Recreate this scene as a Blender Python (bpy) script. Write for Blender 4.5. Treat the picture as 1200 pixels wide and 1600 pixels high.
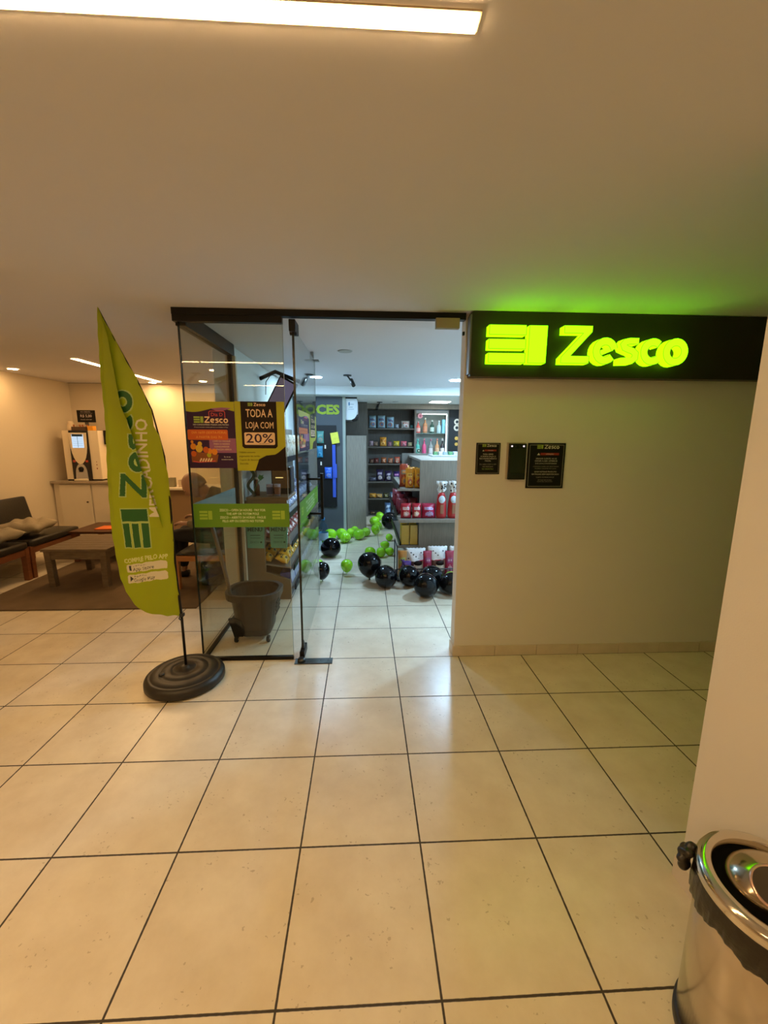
import bpy, bmesh, math, random
import numpy as np
from mathutils import Vector, Matrix
PI = math.pi
random.seed(7)
for o in list(bpy.data.objects): bpy.data.objects.remove(o)
sc = bpy.context.scene
COL = sc.collection

# ---------------------------------------------------------------- camera
F, PITCH, YAW, ROLL, HCAM = 647.415, 0.177333517, 0.0484303737, -0.00613407, 1.51346839
cy, sy, cp, sp = math.cos(YAW), math.sin(YAW), math.cos(PITCH), math.sin(PITCH)
fwd = Vector((sy*cp, cy*cp, -sp)); right = Vector((cy, -sy, 0)); down = -right.cross(fwd)
cr, sr = math.cos(ROLL), math.sin(ROLL)
rx = cr*right+sr*down; dn = -sr*right+cr*down
cam = bpy.data.cameras.new('camera'); co = bpy.data.objects.new('camera', cam); COL.objects.link(co)
cam.sensor_fit = 'VERTICAL'; cam.sensor_height = 36; cam.lens = F*36/1600; cam.clip_start = .02
M = Matrix((( rx.x, -dn.x, -fwd.x, 0), (rx.y, -dn.y, -fwd.y, 0), (rx.z, -dn.z, -fwd.z, HCAM), (0, 0, 0, 1)))
co.matrix_world = M
sc.camera = co
# ---------------------------------------------------------------- world, exposure
w = bpy.data.worlds.new('world'); sc.world = w; w.use_nodes = True
w.node_tree.nodes['Background'].inputs[0].default_value = (1, .8, .6, 1)
w.node_tree.nodes['Background'].inputs[1].default_value = 0.02
sc.view_settings.view_transform = 'Standard'; sc.view_settings.look = 'None'
sc.view_settings.exposure = 0; sc.view_settings.gamma = 1
sc.view_settings.use_curve_mapping = False
try:
    sc.cycles.transparent_max_bounces = 24
except Exception: pass
# lamp radiances (all lamps are emissive diffusers in the ceiling)
WARM = (1, .615, .265)
COOL = (.49, .80, 1.12)
L_STRIP, L_LOUNGE, L_SPOT, L_STORE, L_SIGN = 87, 64, 180, 600, 4.0

# ---------------------------------------------------------------- materials
MATS = {}
def mat(name, col=(.8,.8,.8), rough=.5, metal=0, var=0, vscale=8, bump=0, bscale=60, emit=None, estr=0, coat=0, trans=0, ior=1.45, alpha=1, stretch=None, spec=.5):
    if name in MATS: return MATS[name]
    m = bpy.data.materials.new(name); m.use_nodes = True; nt = m.node_tree; N = nt.nodes; L = nt.links
    b = N['Principled BSDF']
    b.inputs['Base Color'].default_value = (*col, 1); b.inputs['Roughness'].default_value = rough
    b.inputs['Metallic'].default_value = metal; b.inputs['Coat Weight'].default_value = coat
    b.inputs['Transmission Weight'].default_value = trans; b.inputs['IOR'].default_value = ior
    b.inputs['Alpha'].default_value = alpha; b.inputs['Specular IOR Level'].default_value = spec
    if emit: b.inputs['Emission Color'].default_value = (*emit, 1); b.inputs['Emission Strength'].default_value = estr
    tc = N.new('ShaderNodeTexCoord'); mp = N.new('ShaderNodeMapping'); L.new(tc.outputs['Object'], mp.inputs[0])
    if stretch: mp.inputs['Scale'].default_value = stretch
    nz = N.new('ShaderNodeTexNoise'); nz.inputs['Scale'].default_value = vscale; nz.inputs['Detail'].default_value = 5; L.new(mp.outputs[0], nz.inputs['Vector'])
    v = var if var else .04
    mx = N.new('ShaderNodeMix'); mx.data_type = 'RGBA'; mx.blend_type = 'MIX'
    mx.inputs[6].default_value = (*[c*(1-v) for c in col], 1); mx.inputs[7].default_value = (*[min(1, c*(1+v)) for c in col], 1)
    L.new(nz.outputs[0], mx.inputs[0]); L.new(mx.outputs[2], b.inputs['Base Color'])
    if bump:
        n2 = N.new('ShaderNodeTexNoise'); n2.inputs['Scale'].default_value = bscale; n2.inputs['Detail'].default_value = 4; L.new(mp.outputs[0], n2.inputs['Vector'])
        bp = N.new('ShaderNodeBump'); bp.inputs['Strength'].default_value = bump; bp.inputs['Distance'].default_value = .01
        L.new(n2.outputs[0], bp.inputs['Height']); L.new(bp.outputs[0], b.inputs['Normal'])
    MATS[name] = m
    return m
def emitter(name, col, s):
    if name in MATS: return MATS[name]
    m = bpy.data.materials.new(name); m.use_nodes = True; nt = m.node_tree
    nt.nodes.remove(nt.nodes['Principled BSDF'])
    e = nt.nodes.new('ShaderNodeEmission'); e.inputs[0].default_value = (*col, 1); e.inputs[1].default_value = s
    nt.links.new(e.outputs[0], nt.nodes['Material Output'].inputs[0]); MATS[name] = m
    return m
def glass(name, tint=(.93,.97,.95), refl=1.5):
    if name in MATS: return MATS[name]
    m = bpy.data.materials.new(name); m.use_nodes = True; nt = m.node_tree; nt.nodes.remove(nt.nodes['Principled BSDF'])
    t = nt.nodes.new('ShaderNodeBsdfTransparent'); t.inputs[0].default_value = (*tint, 1)
    g = nt.nodes.new('ShaderNodeBsdfGlossy'); g.inputs['Roughness'].default_value = 0.0
    f = nt.nodes.new('ShaderNodeFresnel'); gm = nt.nodes.new('ShaderNodeNewGeometry'); mr = nt.nodes.new('ShaderNodeMapRange')
    mr.inputs[3].default_value = refl; mr.inputs[4].default_value = 1/refl   # same reflection from either side of a thin sheet
    nt.links.new(gm.outputs['Backfacing'], mr.inputs[0]); nt.links.new(mr.outputs[0], f.inputs[0])
    x = nt.nodes.new('ShaderNodeMixShader')
    nt.links.new(f.outputs[0], x.inputs[0]); nt.links.new(t.outputs[0], x.inputs[1]); nt.links.new(g.outputs[0], x.inputs[2])
    nt.links.new(x.outputs[0], nt.nodes['Material Output'].inputs[0]); MATS[name] = m
    return m

def tile_mat():
    m = bpy.data.materials.new('ceramic floor tile'); m.use_nodes = True; nt = m.node_tree; N = nt.nodes; L = nt.links
    b = N['Principled BSDF']
    g = N.new('ShaderNodeNewGeometry'); sep = N.new('ShaderNodeSeparateXYZ'); L.new(g.outputs['Position'], sep.inputs[0])
    def mth(op, a, bb=None, c=None):
        n = N.new('ShaderNodeMath'); n.operation = op
        for i, q in enumerate((a, bb, c)):
            if q is None: continue
            if isinstance(q, (int, float)): n.inputs[i].default_value = q
            else: L.new(q, n.inputs[i])
        return n.outputs[0]
    def edge(o, off):
        s = mth('DIVIDE', mth('SUBTRACT', o, off), .45)
        fr = mth('FRACT', s); fl = mth('FLOOR', s)
        return mth('MINIMUM', fr, mth('SUBTRACT', 1, fr)), fl
    ex, fx = edge(sep.outputs[0], -.69125-4.5); ey, fy = edge(sep.outputs[1], .86928-4.5)
    e = mth('MINIMUM', ex, ey)
    nzE = N.new('ShaderNodeTexNoise'); nzE.inputs['Scale'].default_value = 60; L.new(g.outputs['Position'], nzE.inputs['Vector'])
    wd = mth('MULTIPLY_ADD', nzE.outputs[0], .004, .0040)
    gr = N.new('ShaderNodeMapRange'); L.new(e, gr.inputs[0]); L.new(wd, gr.inputs[1])
    L.new(mth('ADD', wd, .003), gr.inputs[2])
    comb = N.new('ShaderNodeCombineXYZ'); L.new(fx, comb.inputs[0]); L.new(fy, comb.inputs[1])
    wn = N.new('ShaderNodeTexWhiteNoise'); wn.noise_dimensions = '2D'; L.new(comb.outputs[0], wn.inputs[0])
    add = N.new('ShaderNodeVectorMath'); add.operation = 'MULTIPLY_ADD'; L.new(wn.outputs['Color'], add.inputs[0]); add.inputs[1].default_value = (7, 7, 7); L.new(g.outputs['Position'], add.inputs[2])
    n1 = N.new('ShaderNodeTexNoise'); n1.inputs['Scale'].default_value = 5; n1.inputs['Detail'].default_value = 7; n1.inputs['Roughness'].default_value = .6; L.new(add.outputs[0], n1.inputs['Vector'])
    r1 = N.new('ShaderNodeValToRGB'); L.new(n1.outputs[0], r1.inputs[0])
    r1.color_ramp.elements[0].position = .3; r1.color_ramp.elements[0].color = (.70, .60, .44, 1)
    r1.color_ramp.elements[1].position = .7; r1.color_ramp.elements[1].color = (.82, .73, .56, 1)
    # little pits
    n2 = N.new('ShaderNodeTexNoise'); n2.inputs['Scale'].default_value = 70; n2.inputs['Detail'].default_value = 3; L.new(add.outputs[0], n2.inputs['Vector'])
    n3 = N.new('ShaderNodeTexNoise'); n3.inputs['Scale'].default_value = 9; n3.inputs['Detail'].default_value = 2; L.new(add.outputs[0], n3.inputs['Vector'])
    pit = mth('MULTIPLY', mth('GREATER_THAN', n2.outputs[0], .66), mth('GREATER_THAN', n3.outputs[0], .56))
    mxp = N.new('ShaderNodeMix'); mxp.data_type = 'RGBA'; L.new(mth('MULTIPLY', pit, .45), mxp.inputs[0]); L.new(r1.outputs[0], mxp.inputs[6]); mxp.inputs[7].default_value = (.34, .25, .15, 1)
    mx = N.new('ShaderNodeMix'); mx.data_type = 'RGBA'; L.new(gr.outputs[0], mx.inputs[0]); mx.inputs[6].default_value = (.055, .042, .03, 1); L.new(mxp.outputs[2], mx.inputs[7])
    L.new(mx.outputs[2], b.inputs['Base Color'])
    rr = N.new('ShaderNodeMapRange'); L.new(gr.outputs[0], rr.inputs[0]); rr.inputs[3].default_value = .8; rr.inputs[4].default_value = .27
    L.new(rr.outputs[0], b.inputs['Roughness'])
    n4 = N.new('ShaderNodeTexNoise'); n4.inputs['Scale'].default_value = 22; n4.inputs['Detail'].default_value = 5; n4.inputs['Distortion'].default_value = 1.2; L.new(add.outputs[0], n4.inputs['Vector'])
    hh = mth('ADD', mth('MULTIPLY', gr.outputs[0], 1.0), mth('MULTIPLY', n4.outputs[0], .55))
    bp = N.new('ShaderNodeBump'); bp.inputs['Strength'].default_value = .32; bp.inputs['Distance'].default_value = .0035; L.new(hh, bp.inputs['Height']); L.new(bp.outputs[0], b.inputs['Normal'])
    return m

# ---------------------------------------------------------------- mesh helpers
def B(): return bmesh.new()
def box(bm, x0, x1, y0, y1, z0, z1, bev=0, M=None, mi=0):
    vs = [bm.verts.new((x, y, z)) for x in (x0, x1) for y in (y0, y1) for z in (z0, z1)]
    q = [(0,1,3,2),(4,6,7,5),(0,4,5,1),(2,3,7,6),(0,2,6,4),(1,5,7,3)]
    fs = [bm.faces.new([vs[i] for i in f]) for f in q]
    for f in fs: f.material_index = mi
    if bev:
        es = list({e for f in fs for e in f.edges})
        r = bmesh.ops.bevel(bm, geom=es, offset=bev, segments=2, affect='EDGES', profile=.6)
        vs = list({v for f in r['faces'] for v in f.verts} | {v for v in vs if v.is_valid})
    if M is not None: bmesh.ops.transform(bm, matrix=M, verts=[v for v in vs if v.is_valid])
    return vs
def lathe(bm, prof, c=(0,0,0), n=32, ax='Z', cap=True):
    rings = []
    for r, h in prof:
        ring = []
        for k in range(n):
            a = 2*PI*k/n; p = (r*math.cos(a), r*math.sin(a), h)
            if ax == 'X': p = (h, p[0], p[1])
            if ax == 'Y': p = (p[0], h, p[1])
            ring.append(bm.verts.new((p[0]+c[0], p[1]+c[1], p[2]+c[2])))
        rings.append(ring)
    for a, b in zip(rings, rings[1:]):
        for k in range(n):
            f = bm.faces.new((a[k], a[(k+1) % n], b[(k+1) % n], b[k])); f.smooth = True
    if cap:
        bm.faces.new(rings[0][::-1]); bm.faces.new(rings[-1])
    return [v for r in rings for v in r]
def tube(bm, pts, r, n=8, closed=False, rs=None):
    pts = [Vector(p) for p in pts]; rings = []
    for i, p in enumerate(pts):
        a = pts[i-1] if i or closed else p; b = pts[(i+1) % len(pts)] if i < len(pts)-1 or closed else p
        t = (b-a).normalized(); u = t.cross(Vector((0,0,1)))
        if u.length < .05: u = t.cross(Vector((0,1,0)))
        u.normalize(); v = t.cross(u); rad = rs[i] if rs else r
        rings.append([bm.verts.new(p+u*rad*math.cos(2*PI*k/n)+v*rad*math.sin(2*PI*k/n)) for k in range(n)])
    pr = list(zip(rings, rings[1:])) + ([(rings[-1], rings[0])] if closed else [])
    for a, b in pr:
        for k in range(n):
            f = bm.faces.new((a[k], a[(k+1) % n], b[(k+1) % n], b[k])); f.smooth = True
    if not closed: bm.faces.new(rings[0][::-1]); bm.faces.new(rings[-1])
def ell(bm, c, r, seg=16, M=None):
    x = bmesh.ops.create_uvsphere(bm, u_segments=seg, v_segments=max(6, seg//2), radius=1)
    bmesh.ops.scale(bm, vec=r if hasattr(r, '__len__') else (r, r, r), verts=x['verts'])
    if M: bmesh.ops.transform(bm, matrix=M, verts=x['verts'])
    bmesh.ops.translate(bm, vec=c, verts=x['verts'])
    for v in x['verts']:
        for f in v.link_faces: f.smooth = True
    return x['verts']
def prism(bm, pts, vec):
    """polygon of 3-D points pushed along vec"""
    a = [bm.verts.new(p) for p in pts]; b = [bm.verts.new(Vector(p)+Vector(vec)) for p in pts]
    bm.faces.new(a[::-1]); bm.faces.new(b); n = len(a)
    for i in range(n): bm.faces.new((a[i], a[(i+1) % n], b[(i+1) % n], b[i]))
def obj(name, bm, m, parent=None, world=True, smooth=False):
    me = bpy.data.meshes.new(name)
    if isinstance(bm, bmesh.types.BMesh):
        bmesh.ops.recalc_face_normals(bm, faces=bm.faces)
        if parent is not None and world:
            off = Vector(parent.get('_w', (0, 0, 0)))
            if off.length: bmesh.ops.translate(bm, vec=-off, verts=bm.verts)
        bm.to_mesh(me); bm.free()
    else: me = bm
    ms = m if isinstance(m, (list, tuple)) else [m]
    if not me.materials:
        for q in ms: me.materials.append(q)
    if smooth:
        for p in me.polygons: p.use_smooth = True
    o = bpy.data.objects.new(name, me); COL.objects.link(o)
    if parent is not None:
        o.parent = parent
        if world: o['_w'] = list(parent.get('_w', (0, 0, 0)))
    return o
def thing(name, label, cat, loc=(0,0,0), group=None):
    o = bpy.data.objects.new(name, None); COL.objects.link(o); o.location = loc; o['_w'] = list(loc)
    o.empty_display_size = .05
    o['label'] = label; o['category'] = cat
    if group: o['group'] = group
    return o
def tag(o, label, cat, group=None):
    o['label'] = label; o['category'] = cat
    if group: o['group'] = group
    return o
def single(name, bm, m, label, cat, loc=(0,0,0), group=None, smooth=False):
    """a thing that is one mesh, origin at loc; bm in world coordinates"""
    bmesh.ops.translate(bm, vec=-Vector(loc), verts=bm.verts)
    o = obj(name, bm, m, smooth=smooth); o.location = loc
    return tag(o, label, cat, group)
def struct(name, bm, m, parent=None):
    o = obj(name, bm, m, parent)
    if parent is None: o['kind'] = 'structure'
    return o
def clone(r0, loc, rot=None, label=None, group=None, scale=None):
    r = r0.copy(); COL.objects.link(r); r.location = loc; r['_w'] = list(loc)
    if rot is not None: r.rotation_euler = rot
    if scale is not None: r.scale = scale
    if label: r['label'] = label
    if group: r['group'] = group
    for ch in list(r0.children):
        c = ch.copy(); COL.objects.link(c); c.parent = r
        for g in list(ch.children):
            d = g.copy(); COL.objects.link(d); d.parent = c
    return r
def nth(i):
    return ['first','second','third','fourth','fifth','sixth','seventh','eighth','ninth','tenth','eleventh','twelfth','thirteenth','fourteenth','fifteenth','sixteenth'][i]

# ---- flat print helper: everything printed or lettered on a sheet
TEXT_CACHE = {}
def text_polys(s, size, bold=0):
    k = (s, bold)
    if k not in TEXT_CACHE:
        cu = bpy.data.curves.new('t', 'FONT'); cu.body = s; cu.size = 1; cu.offset = bold; cu.resolution_u = 2
        cu.align_x = 'LEFT'; o = bpy.data.objects.new('t', cu); COL.objects.link(o)
        dg = bpy.context.evaluated_depsgraph_get(); me = bpy.data.meshes.new_from_object(o.evaluated_get(dg))
        P = [[(me.vertices[i].co.x, me.vertices[i].co.y) for i in p.vertices] for p in me.polygons]
        xs = [x for p in P for x, y in p] or [0]
        x0, x1 = min(xs), max(xs)
        P = [[(x-x0, y) for x, y in p] for p in P]
        bpy.data.objects.remove(o); bpy.data.curves.remove(cu); bpy.data.meshes.remove(me)
        TEXT_CACHE[k] = (P, x1-x0)
    P, wd = TEXT_CACHE[k]
    return [[(x*size, y*size) for x, y in p] for p in P], wd*size
def strip(pts, wd, closed=False):
    pts = [Vector((p[0], p[1])) for p in pts]; n = len(pts); L, R = [], []
    for i in range(n):
        a = pts[i-1] if (i or closed) else None; b = pts[(i+1) % n] if (i < n-1 or closed) else None
        if a is None: d = (b-pts[i]).normalized(); nn = Vector((-d.y, d.x)); s = 1
        elif b is None: d = (pts[i]-a).normalized(); nn = Vector((-d.y, d.x)); s = 1
        else:
            d1 = (pts[i]-a).normalized(); d2 = (b-pts[i]).normalized()
            n1 = Vector((-d1.y, d1.x)); n2 = Vector((-d2.y, d2.x)); nn = (n1+n2).normalized(); s = min(1.6, 1/max(.3, nn.dot(n1)))
        L.append(pts[i]+nn*wd/2*s); R.append(pts[i]-nn*wd/2*s)
    out = []
    for i in range(n if closed else n-1):
        j = (i+1) % n
        out.append([tuple(R[i]), tuple(R[j]), tuple(L[j]), tuple(L[i])])
    return out
def arc(cx, cy_, r, a0, a1, n=16, ry=None):
    ry = r if ry is None else ry
    return [(cx+r*math.cos(math.radians(a0+(a1-a0)*i/n)), cy_+ry*math.sin(math.radians(a0+(a1-a0)*i/n))) for i in range(n+1)]
def logo_letters():
    """five letters of the shop sign, cap height 1, as lists of convex polys"""
    W = .2; out = []
    out.append([[(.05,1),(.86,1),(.86,.84),(.60,.8),(.05,.8)], [(.86,.84),(.60,.8),(.0,.16),(.28,.2)], [(0,.16),(.28,.2),(.82,.2),(.82,0),(0,0)]])
    dx = .98
    out.append([[(x+dx, y) for x, y in p] for p in strip(arc(.30,.345,.26,10,322), W) + strip([(.08,.25),(.5,.42)], .13)])
    dx = 1.68
    s = [(.56,.62),(.30,.62),(.18,.595),(.12,.52),(.16,.44),(.27,.395),(.40,.355),(.49,.28),(.49,.17),(.40,.095),(.05,.08)]
    out.append([[(x+dx, y) for x, y in p] for p in strip(s, .17)])
    dx = 2.38
    out.append([[(x+dx, y) for x, y in p] for p in strip(arc(.30,.345,.26,48,312), W)])
    dx = 3.02
    out.append([[(x+dx, y) for x, y in p] for p in strip(arc(.34,.345,.27,0,342.9, 20), W, True)])
    return out   # total width about 3.75
def mark_polys():
    """three bars and an upright block, height 1, width 1.5"""
    return [[(0,.74),(.95,.74),(.95,1),(0,1)], [(0,.37),(.95,.37),(.95,.63),(0,.63)], [(0,0),(.95,0),(.95,.26),(0,.26)], [(1.03,0),(1.5,0),(1.5,1),(1.03,1)]]

class Sheet:
    """plane with origin O, right U, up V, normal N (towards the reader)"""
    def __init__(s, O, U, V): s.O, s.U, s.V = Vector(O), Vector(U), Vector(V); s.N = s.U.cross(s.V).normalized(); s.b = {}; s.k = 0
    def pt(s, x, y, h): return s.O + s.U*x + s.V*y + s.N*h
    def bm(s, key):
        if key not in s.b: s.b[key] = bmesh.new()
        return s.b[key]
    def polys(s, key, P, h):
        bm = s.bm(key)
        for p in P:
            q = [p[0]]
            for a in p[1:]:
                if (Vector(a)-Vector(q[-1])).length > 1e-6: q.append(a)
            if len(q) > 2:
                try: bm.faces.new([bm.verts.new(s.pt(x, y, h)) for x, y in q])
                except Exception: pass
    def rect(s, key, x0, x1, y0, y1, h=.001): s.polys(key, [[(x0,y0),(x1,y0),(x1,y1),(x0,y1)]], h)
    def rrect(s, key, x0, x1, y0, y1, r, h=.001):
        P = []
        for cx, cy_, a in ((x1-r, y0+r, 270), (x1-r, y1-r, 0), (x0+r, y1-r, 90), (x0+r, y0+r, 180)): P += arc(cx, cy_, r, a, a+90, 5)
        s.polys(key, [P], h)
    def disc(s, key, cx, cy_, r, h=.001, ry=None): s.polys(key, [arc(cx, cy_, r, 0, 350, 20, ry)], h)
    def text(s, key, t, x, y, size, h=.0015, al='c', bold=0, wmax=None, sx=None):
        P, wd = text_polys(t, size, bold)
        k = 1 if not wmax or wd <= wmax else wmax/wd
        if sx: k = sx/wd
        wd *= k; o = {'c': -wd/2, 'l': 0, 'r': -wd}[al]
        s.polys(key, [[(x+o+a*k, y+b) for a, b in p] for p in P], h)
    def logo(s, k1, k2, x, y, hgt, h=.0015, gap=.35):
        """mark + name, left-bottom at x, y; returns the width"""
        s.polys(k1, [[(x+a*hgt, y+b*hgt) for a, b in p] for p in mark_polys()], h)
        x2 = x+hgt*(1.5+gap)
        s.polys(k2, [[(x2+a*hgt, y+b*hgt) for a, b in p] for L in logo_letters() for p in L], h)
        return hgt*(1.5+gap+3.75)
    def done(s, parent, names, mats):
        for k, bm in s.b.items(): obj(names.get(k, k), bm, mats[k], parent)

# ---------------------------------------------------------------- palette
wall_m = mat('painted plaster wall', (.77,.73,.65), .75, var=.03, vscale=2, bump=.05, bscale=180)
ceil_m = mat('painted ceiling', (.70,.68,.70), .85, var=.02, vscale=1.5)
storew_m = mat('store wall paint', (.74,.78,.79), .7)
tile_m = tile_mat()
skirt_m = mat('beige ceramic skirting', (.66,.57,.43), .4, var=.12, vscale=14, bump=.1)
black_m = mat('black metal', (.010,.008,.006), .4, spec=.25)
blackpl_m = mat('black plastic', (.022,.021,.02), .45, var=.2, vscale=20)
rubber_m = mat('black rubber', (.02,.019,.018), .6, bump=.1)
chrome_m = mat('polished steel', (.72,.68,.62), .12, metal=1)
steel_m = mat('brushed steel', (.62,.56,.50), .22, metal=1, var=.05, stretch=(1,1,.05), vscale=60)
darkpl_m = mat('dark grey plastic', (.085,.078,.07), .5, var=.1)
white_m = mat('white plastic', (.85,.83,.8), .4)
gwood_m = mat('grey wood laminate', (.25,.215,.17), .5, var=.35, vscale=14, stretch=(6,6,.5))
gwoodd_m = mat('dark grey wood laminate', (.12,.105,.085), .5, var=.35, vscale=14, stretch=(6,6,.5))
lwood_m = mat('beige wood panel', (.42,.32,.2), .5, var=.2, vscale=12, stretch=(5,5,.6))
redwood_m = mat('reddish stained wood', (.19,.065,.025), .35, var=.35, vscale=12, stretch=(1,1,6))
orwood_m = mat('orange stained wood', (.42,.17,.05), .4, var=.25, vscale=12)
oldwood_m = mat('weathered grey wood', (.155,.11,.065), .7, var=.55, vscale=9, stretch=(1.2,16,8), bump=.3, bscale=30)
leath_m = mat('black leatherette', (.025,.022,.018), .38, bump=.15, bscale=50)
glass_m = glass('clear pane glass', (.95,.97,.96), 1.34)
glass_edge = mat('dark glass edge', (.012,.014,.012), .2)
green_m = mat('lime print', (.36,.42,.01), .5)
lime_b = mat('lime balloon rubber', (.30,.72,.015), .18, coat=.5)
black_b = mat('black balloon rubber', (.004,.004,.005), .10, spec=.35)

# ================================================================ STRUCTURE
H = 2.26; YW = 2.68
def sbox(name, m, *a, bev=0): bm = B(); box(bm, *a, bev=bev); return struct(name, bm, m)
sbox('floor', tile_m, -4.45, 5.6, -3.2, 8.7, -.1, 0)
sbox('ceiling', ceil_m, -4.45, 5.6, -3.2, 6.36, H, H+.1)
sbox('ceiling_store_back', mat('store ceiling paint', (.76,.78,.76), .85), -1.25, 3.4, 6.36, 8.7, 2.14, H+.1)
lounge_m = mat('warm beige wall paint', (.73,.63,.48), .8, var=.03, vscale=2)
sbox('wall_lounge_left', lounge_m, -4.45, -4.25, -3.2, 6.6, 0, H)
sbox('wall_lounge_back', lounge_m, -4.25, -1.25, 6.4, 6.6, 0, H)
sbox('wall_store_left', storew_m, -1.25, -1.1, 3.66, 8.5, 0, H)
sbox('wall_store_back', gwoodd_m, -1.1, 3.2, 8.4, 8.6, 0, 2.14)
sbox('wall_store_right', storew_m, 3.2, 3.4, 2.79, 8.6, 0, H)
sbox('wall_recess_back', wall_m, .628, 5.6, YW, 2.79, 0, H)
sbox('wall_recess_right', wall_m, 5.4, 5.6, 1.0, YW, 0, H)
sbox('wall_right', wall_m, 1.10, 5.6, -3.2, 1.155, 0, H)
sbox('wall_behind', wall_m, -4.25, 1.10, -3.2, -3.0, 0, H)
# skirting tiles along the recess wall and round the near corner
def skirting(name, x0, x1, y0, y1, ax, z=.075, l=.3):
    bm = B(); a = x0 if ax == 'x' else y0; e = x1 if ax == 'x' else y1; i = 0
    while a < e-.01:
        b = min(a+l, e)
        if ax == 'x': box(bm, a, b-.003, y0, y1, 0, z-.002*(i % 2), bev=.0015)
        else: box(bm, x0, x1, a, b-.003, 0, z-.002*(i % 2), bev=.0015)
        a = b; i += 1
    return struct(name, bm, skirt_m)
skirting('baseboard_recess', .620, 5.4, YW-.012, YW, 'x')
skirting('baseboard_jamb', .617, .628, YW, 2.79, 'y')
cream_sk = mat('cream skirting', (.72,.64,.52), .5)
bm = B(); box(bm, 1.085, 1.0999, -3.0, 1.17, 0, .08, bev=.001); box(bm, 1.0999, 3.2, 1.155, 1.17, 0, .08, bev=.001); struct('baseboard_right', bm, cream_sk)
bm = B(); box(bm, -4.25, -4.235, -3.0, 5.7, 0, .08); struct('baseboard_lounge_left', bm, cream_sk)
bm = B(); box(bm, -4.2, -1.26, 6.385, 6.4, 0, .08); struct('baseboard_lounge_back', bm, cream_sk)
# door head track and post
sbox('trim_1', black_m, -1.13, .62, 2.655, 2.705, 2.222, H)
bm = B(); box(bm, -1.13, -.49, 2.66, 2.70, 2.185, 2.222); box(bm, -1.105, -.49, 2.668, 2.692, 0, .022); struct('trim_2', bm, black_m)
bm = B(); box(bm, -1.13, -1.07, 2.705, 3.66, 2.17, H); box(bm, -1.112, -1.088, 2.69, 3.60, 0, .022); box(bm, -1.115, -1.085, 3.60, 3.635, 0, 2.17); struct('trim_3', bm, black_m)
bm = B(); box(bm, -1.14, -1.06, 3.635, 3.67, 0, 2.17); struct('trim_4', bm, mat('beige post paint', (.6,.5,.36), .6))
# narrow black strip within the door head track
bm = B(); box(bm, .14, .62, 2.665, 2.70, 2.245, 2.258); struct('trim_5', bm, black_m)

# fixed panes
def pane(name, x0, x1, y0, y1, z0, z1, ax):
    p = bpy.data.objects.new(name, None); COL.objects.link(p); p.location = (x0, y0, 0); p['_w'] = [x0, y0, 0]; p['kind'] = 'structure'
    bm = B(); box(bm, x0, x1, y0, y1, z0, z1); obj('pane', bm, glass_t if ax == 'x' else glass_m, p)
    return p
glass_t = glass('faintly bronze pane glass', (.88,.87,.80), 1.4)
win = pane('window_1', -1.100, -.49, 2.676, 2.684, .02, 2.19, 'x')
bm = B(); box(bm, -1.106, -1.1, 2.672, 2.69, .02, 2.19); obj('edge_seal', bm, glass_edge, win)
bm = B(); box(bm, -.4915, -.4895, 2.676, 2.684, .02, 2.2); obj('polished_edge', bm, mat('polished glass edge', (.35,.38,.34), .2), win)
win2 = pane('window_2', -1.104, -1.096, 2.70, 3.60, .02, 2.17, 'y')
# the open swing door
door = bpy.data.objects.new('door_1', None); COL.objects.link(door); door.location = (-.43, 2.70, 0); door['_w'] = [-.43, 2.70, 0]; door['kind'] = 'structure'
bm = B(); box(bm, -.434, -.426, 2.70, 3.80, .02, 2.17); obj('pane', bm, glass_m, door)
bm = B(); box(bm, -.437, -.423, 2.694, 2.70, .02, 2.17); obj('pane_edge', bm, glass_edge, door)
bm = B(); box(bm, -.434, -.426, 3.80, 3.804, .02, 2.17); obj('pane_edge', bm, mat('polished glass edge'), door)
bm = B(); box(bm, -.45, -.41, 2.66, 2.80, 2.14, 2.21, bev=.006); lathe(bm, [(.022,-.452),(.022,-.41)], (0,2.72,2.15), 16, 'X'); obj('top_hinge', bm, black_m, door)
bm = B(); box(bm, -.447, -.413, 2.655, 2.80, .006, .06, bev=.006); ell(bm, (-.43,2.72,.075), (.012,.03,.045), 10); obj('pivot_hinge', bm, black_m, door)
for sx in (-1, 1):
    bm = B(); X = -.43+sx*.060
    box(bm, X-.012, X+.012, 3.62, 3.65, .80, 1.205, bev=.003)
    for z in (.85, 1.155): box(bm, min(-.43, X), max(-.43, X), 3.625, 3.645, z-.009, z+.009)
    obj('handle', bm, black_m, door)
# floor closer plate + strike box of the door
bm = B(); box(bm, -.475, -.22, 2.60, 2.672, 0, .006, bev=.002); lathe(bm, [(.028,.0061),(.028,.02),(.02,.03)], (-.43,2.636,0), 16)
for x in (-.30, -.25): lathe(bm, [(.004,.006),(.004,.008)], (x, 2.64, 0), 8)
single('floor_closer', bm, mat('dark worn steel', (.09,.095,.09), .4, metal=.8, var=.4, vscale=40), 'dark steel floor spring plate under the glass door pivot', 'door closer', (-.35,2.636,0))
t = thing('lock_box', 'beige metal door lock box under the black head track', 'lock', (.5,2.64,2.16))
bm = B(); box(bm, .432, .576, 2.62, 2.66, 2.163, 2.222, bev=.004); obj('housing', bm, mat('beige metal', (.36,.3,.19), .45), t)
bm = B(); box(bm, .60, .612, 2.64, 2.66, 2.13, 2.15); obj('sensor', bm, black_m, t)

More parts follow.
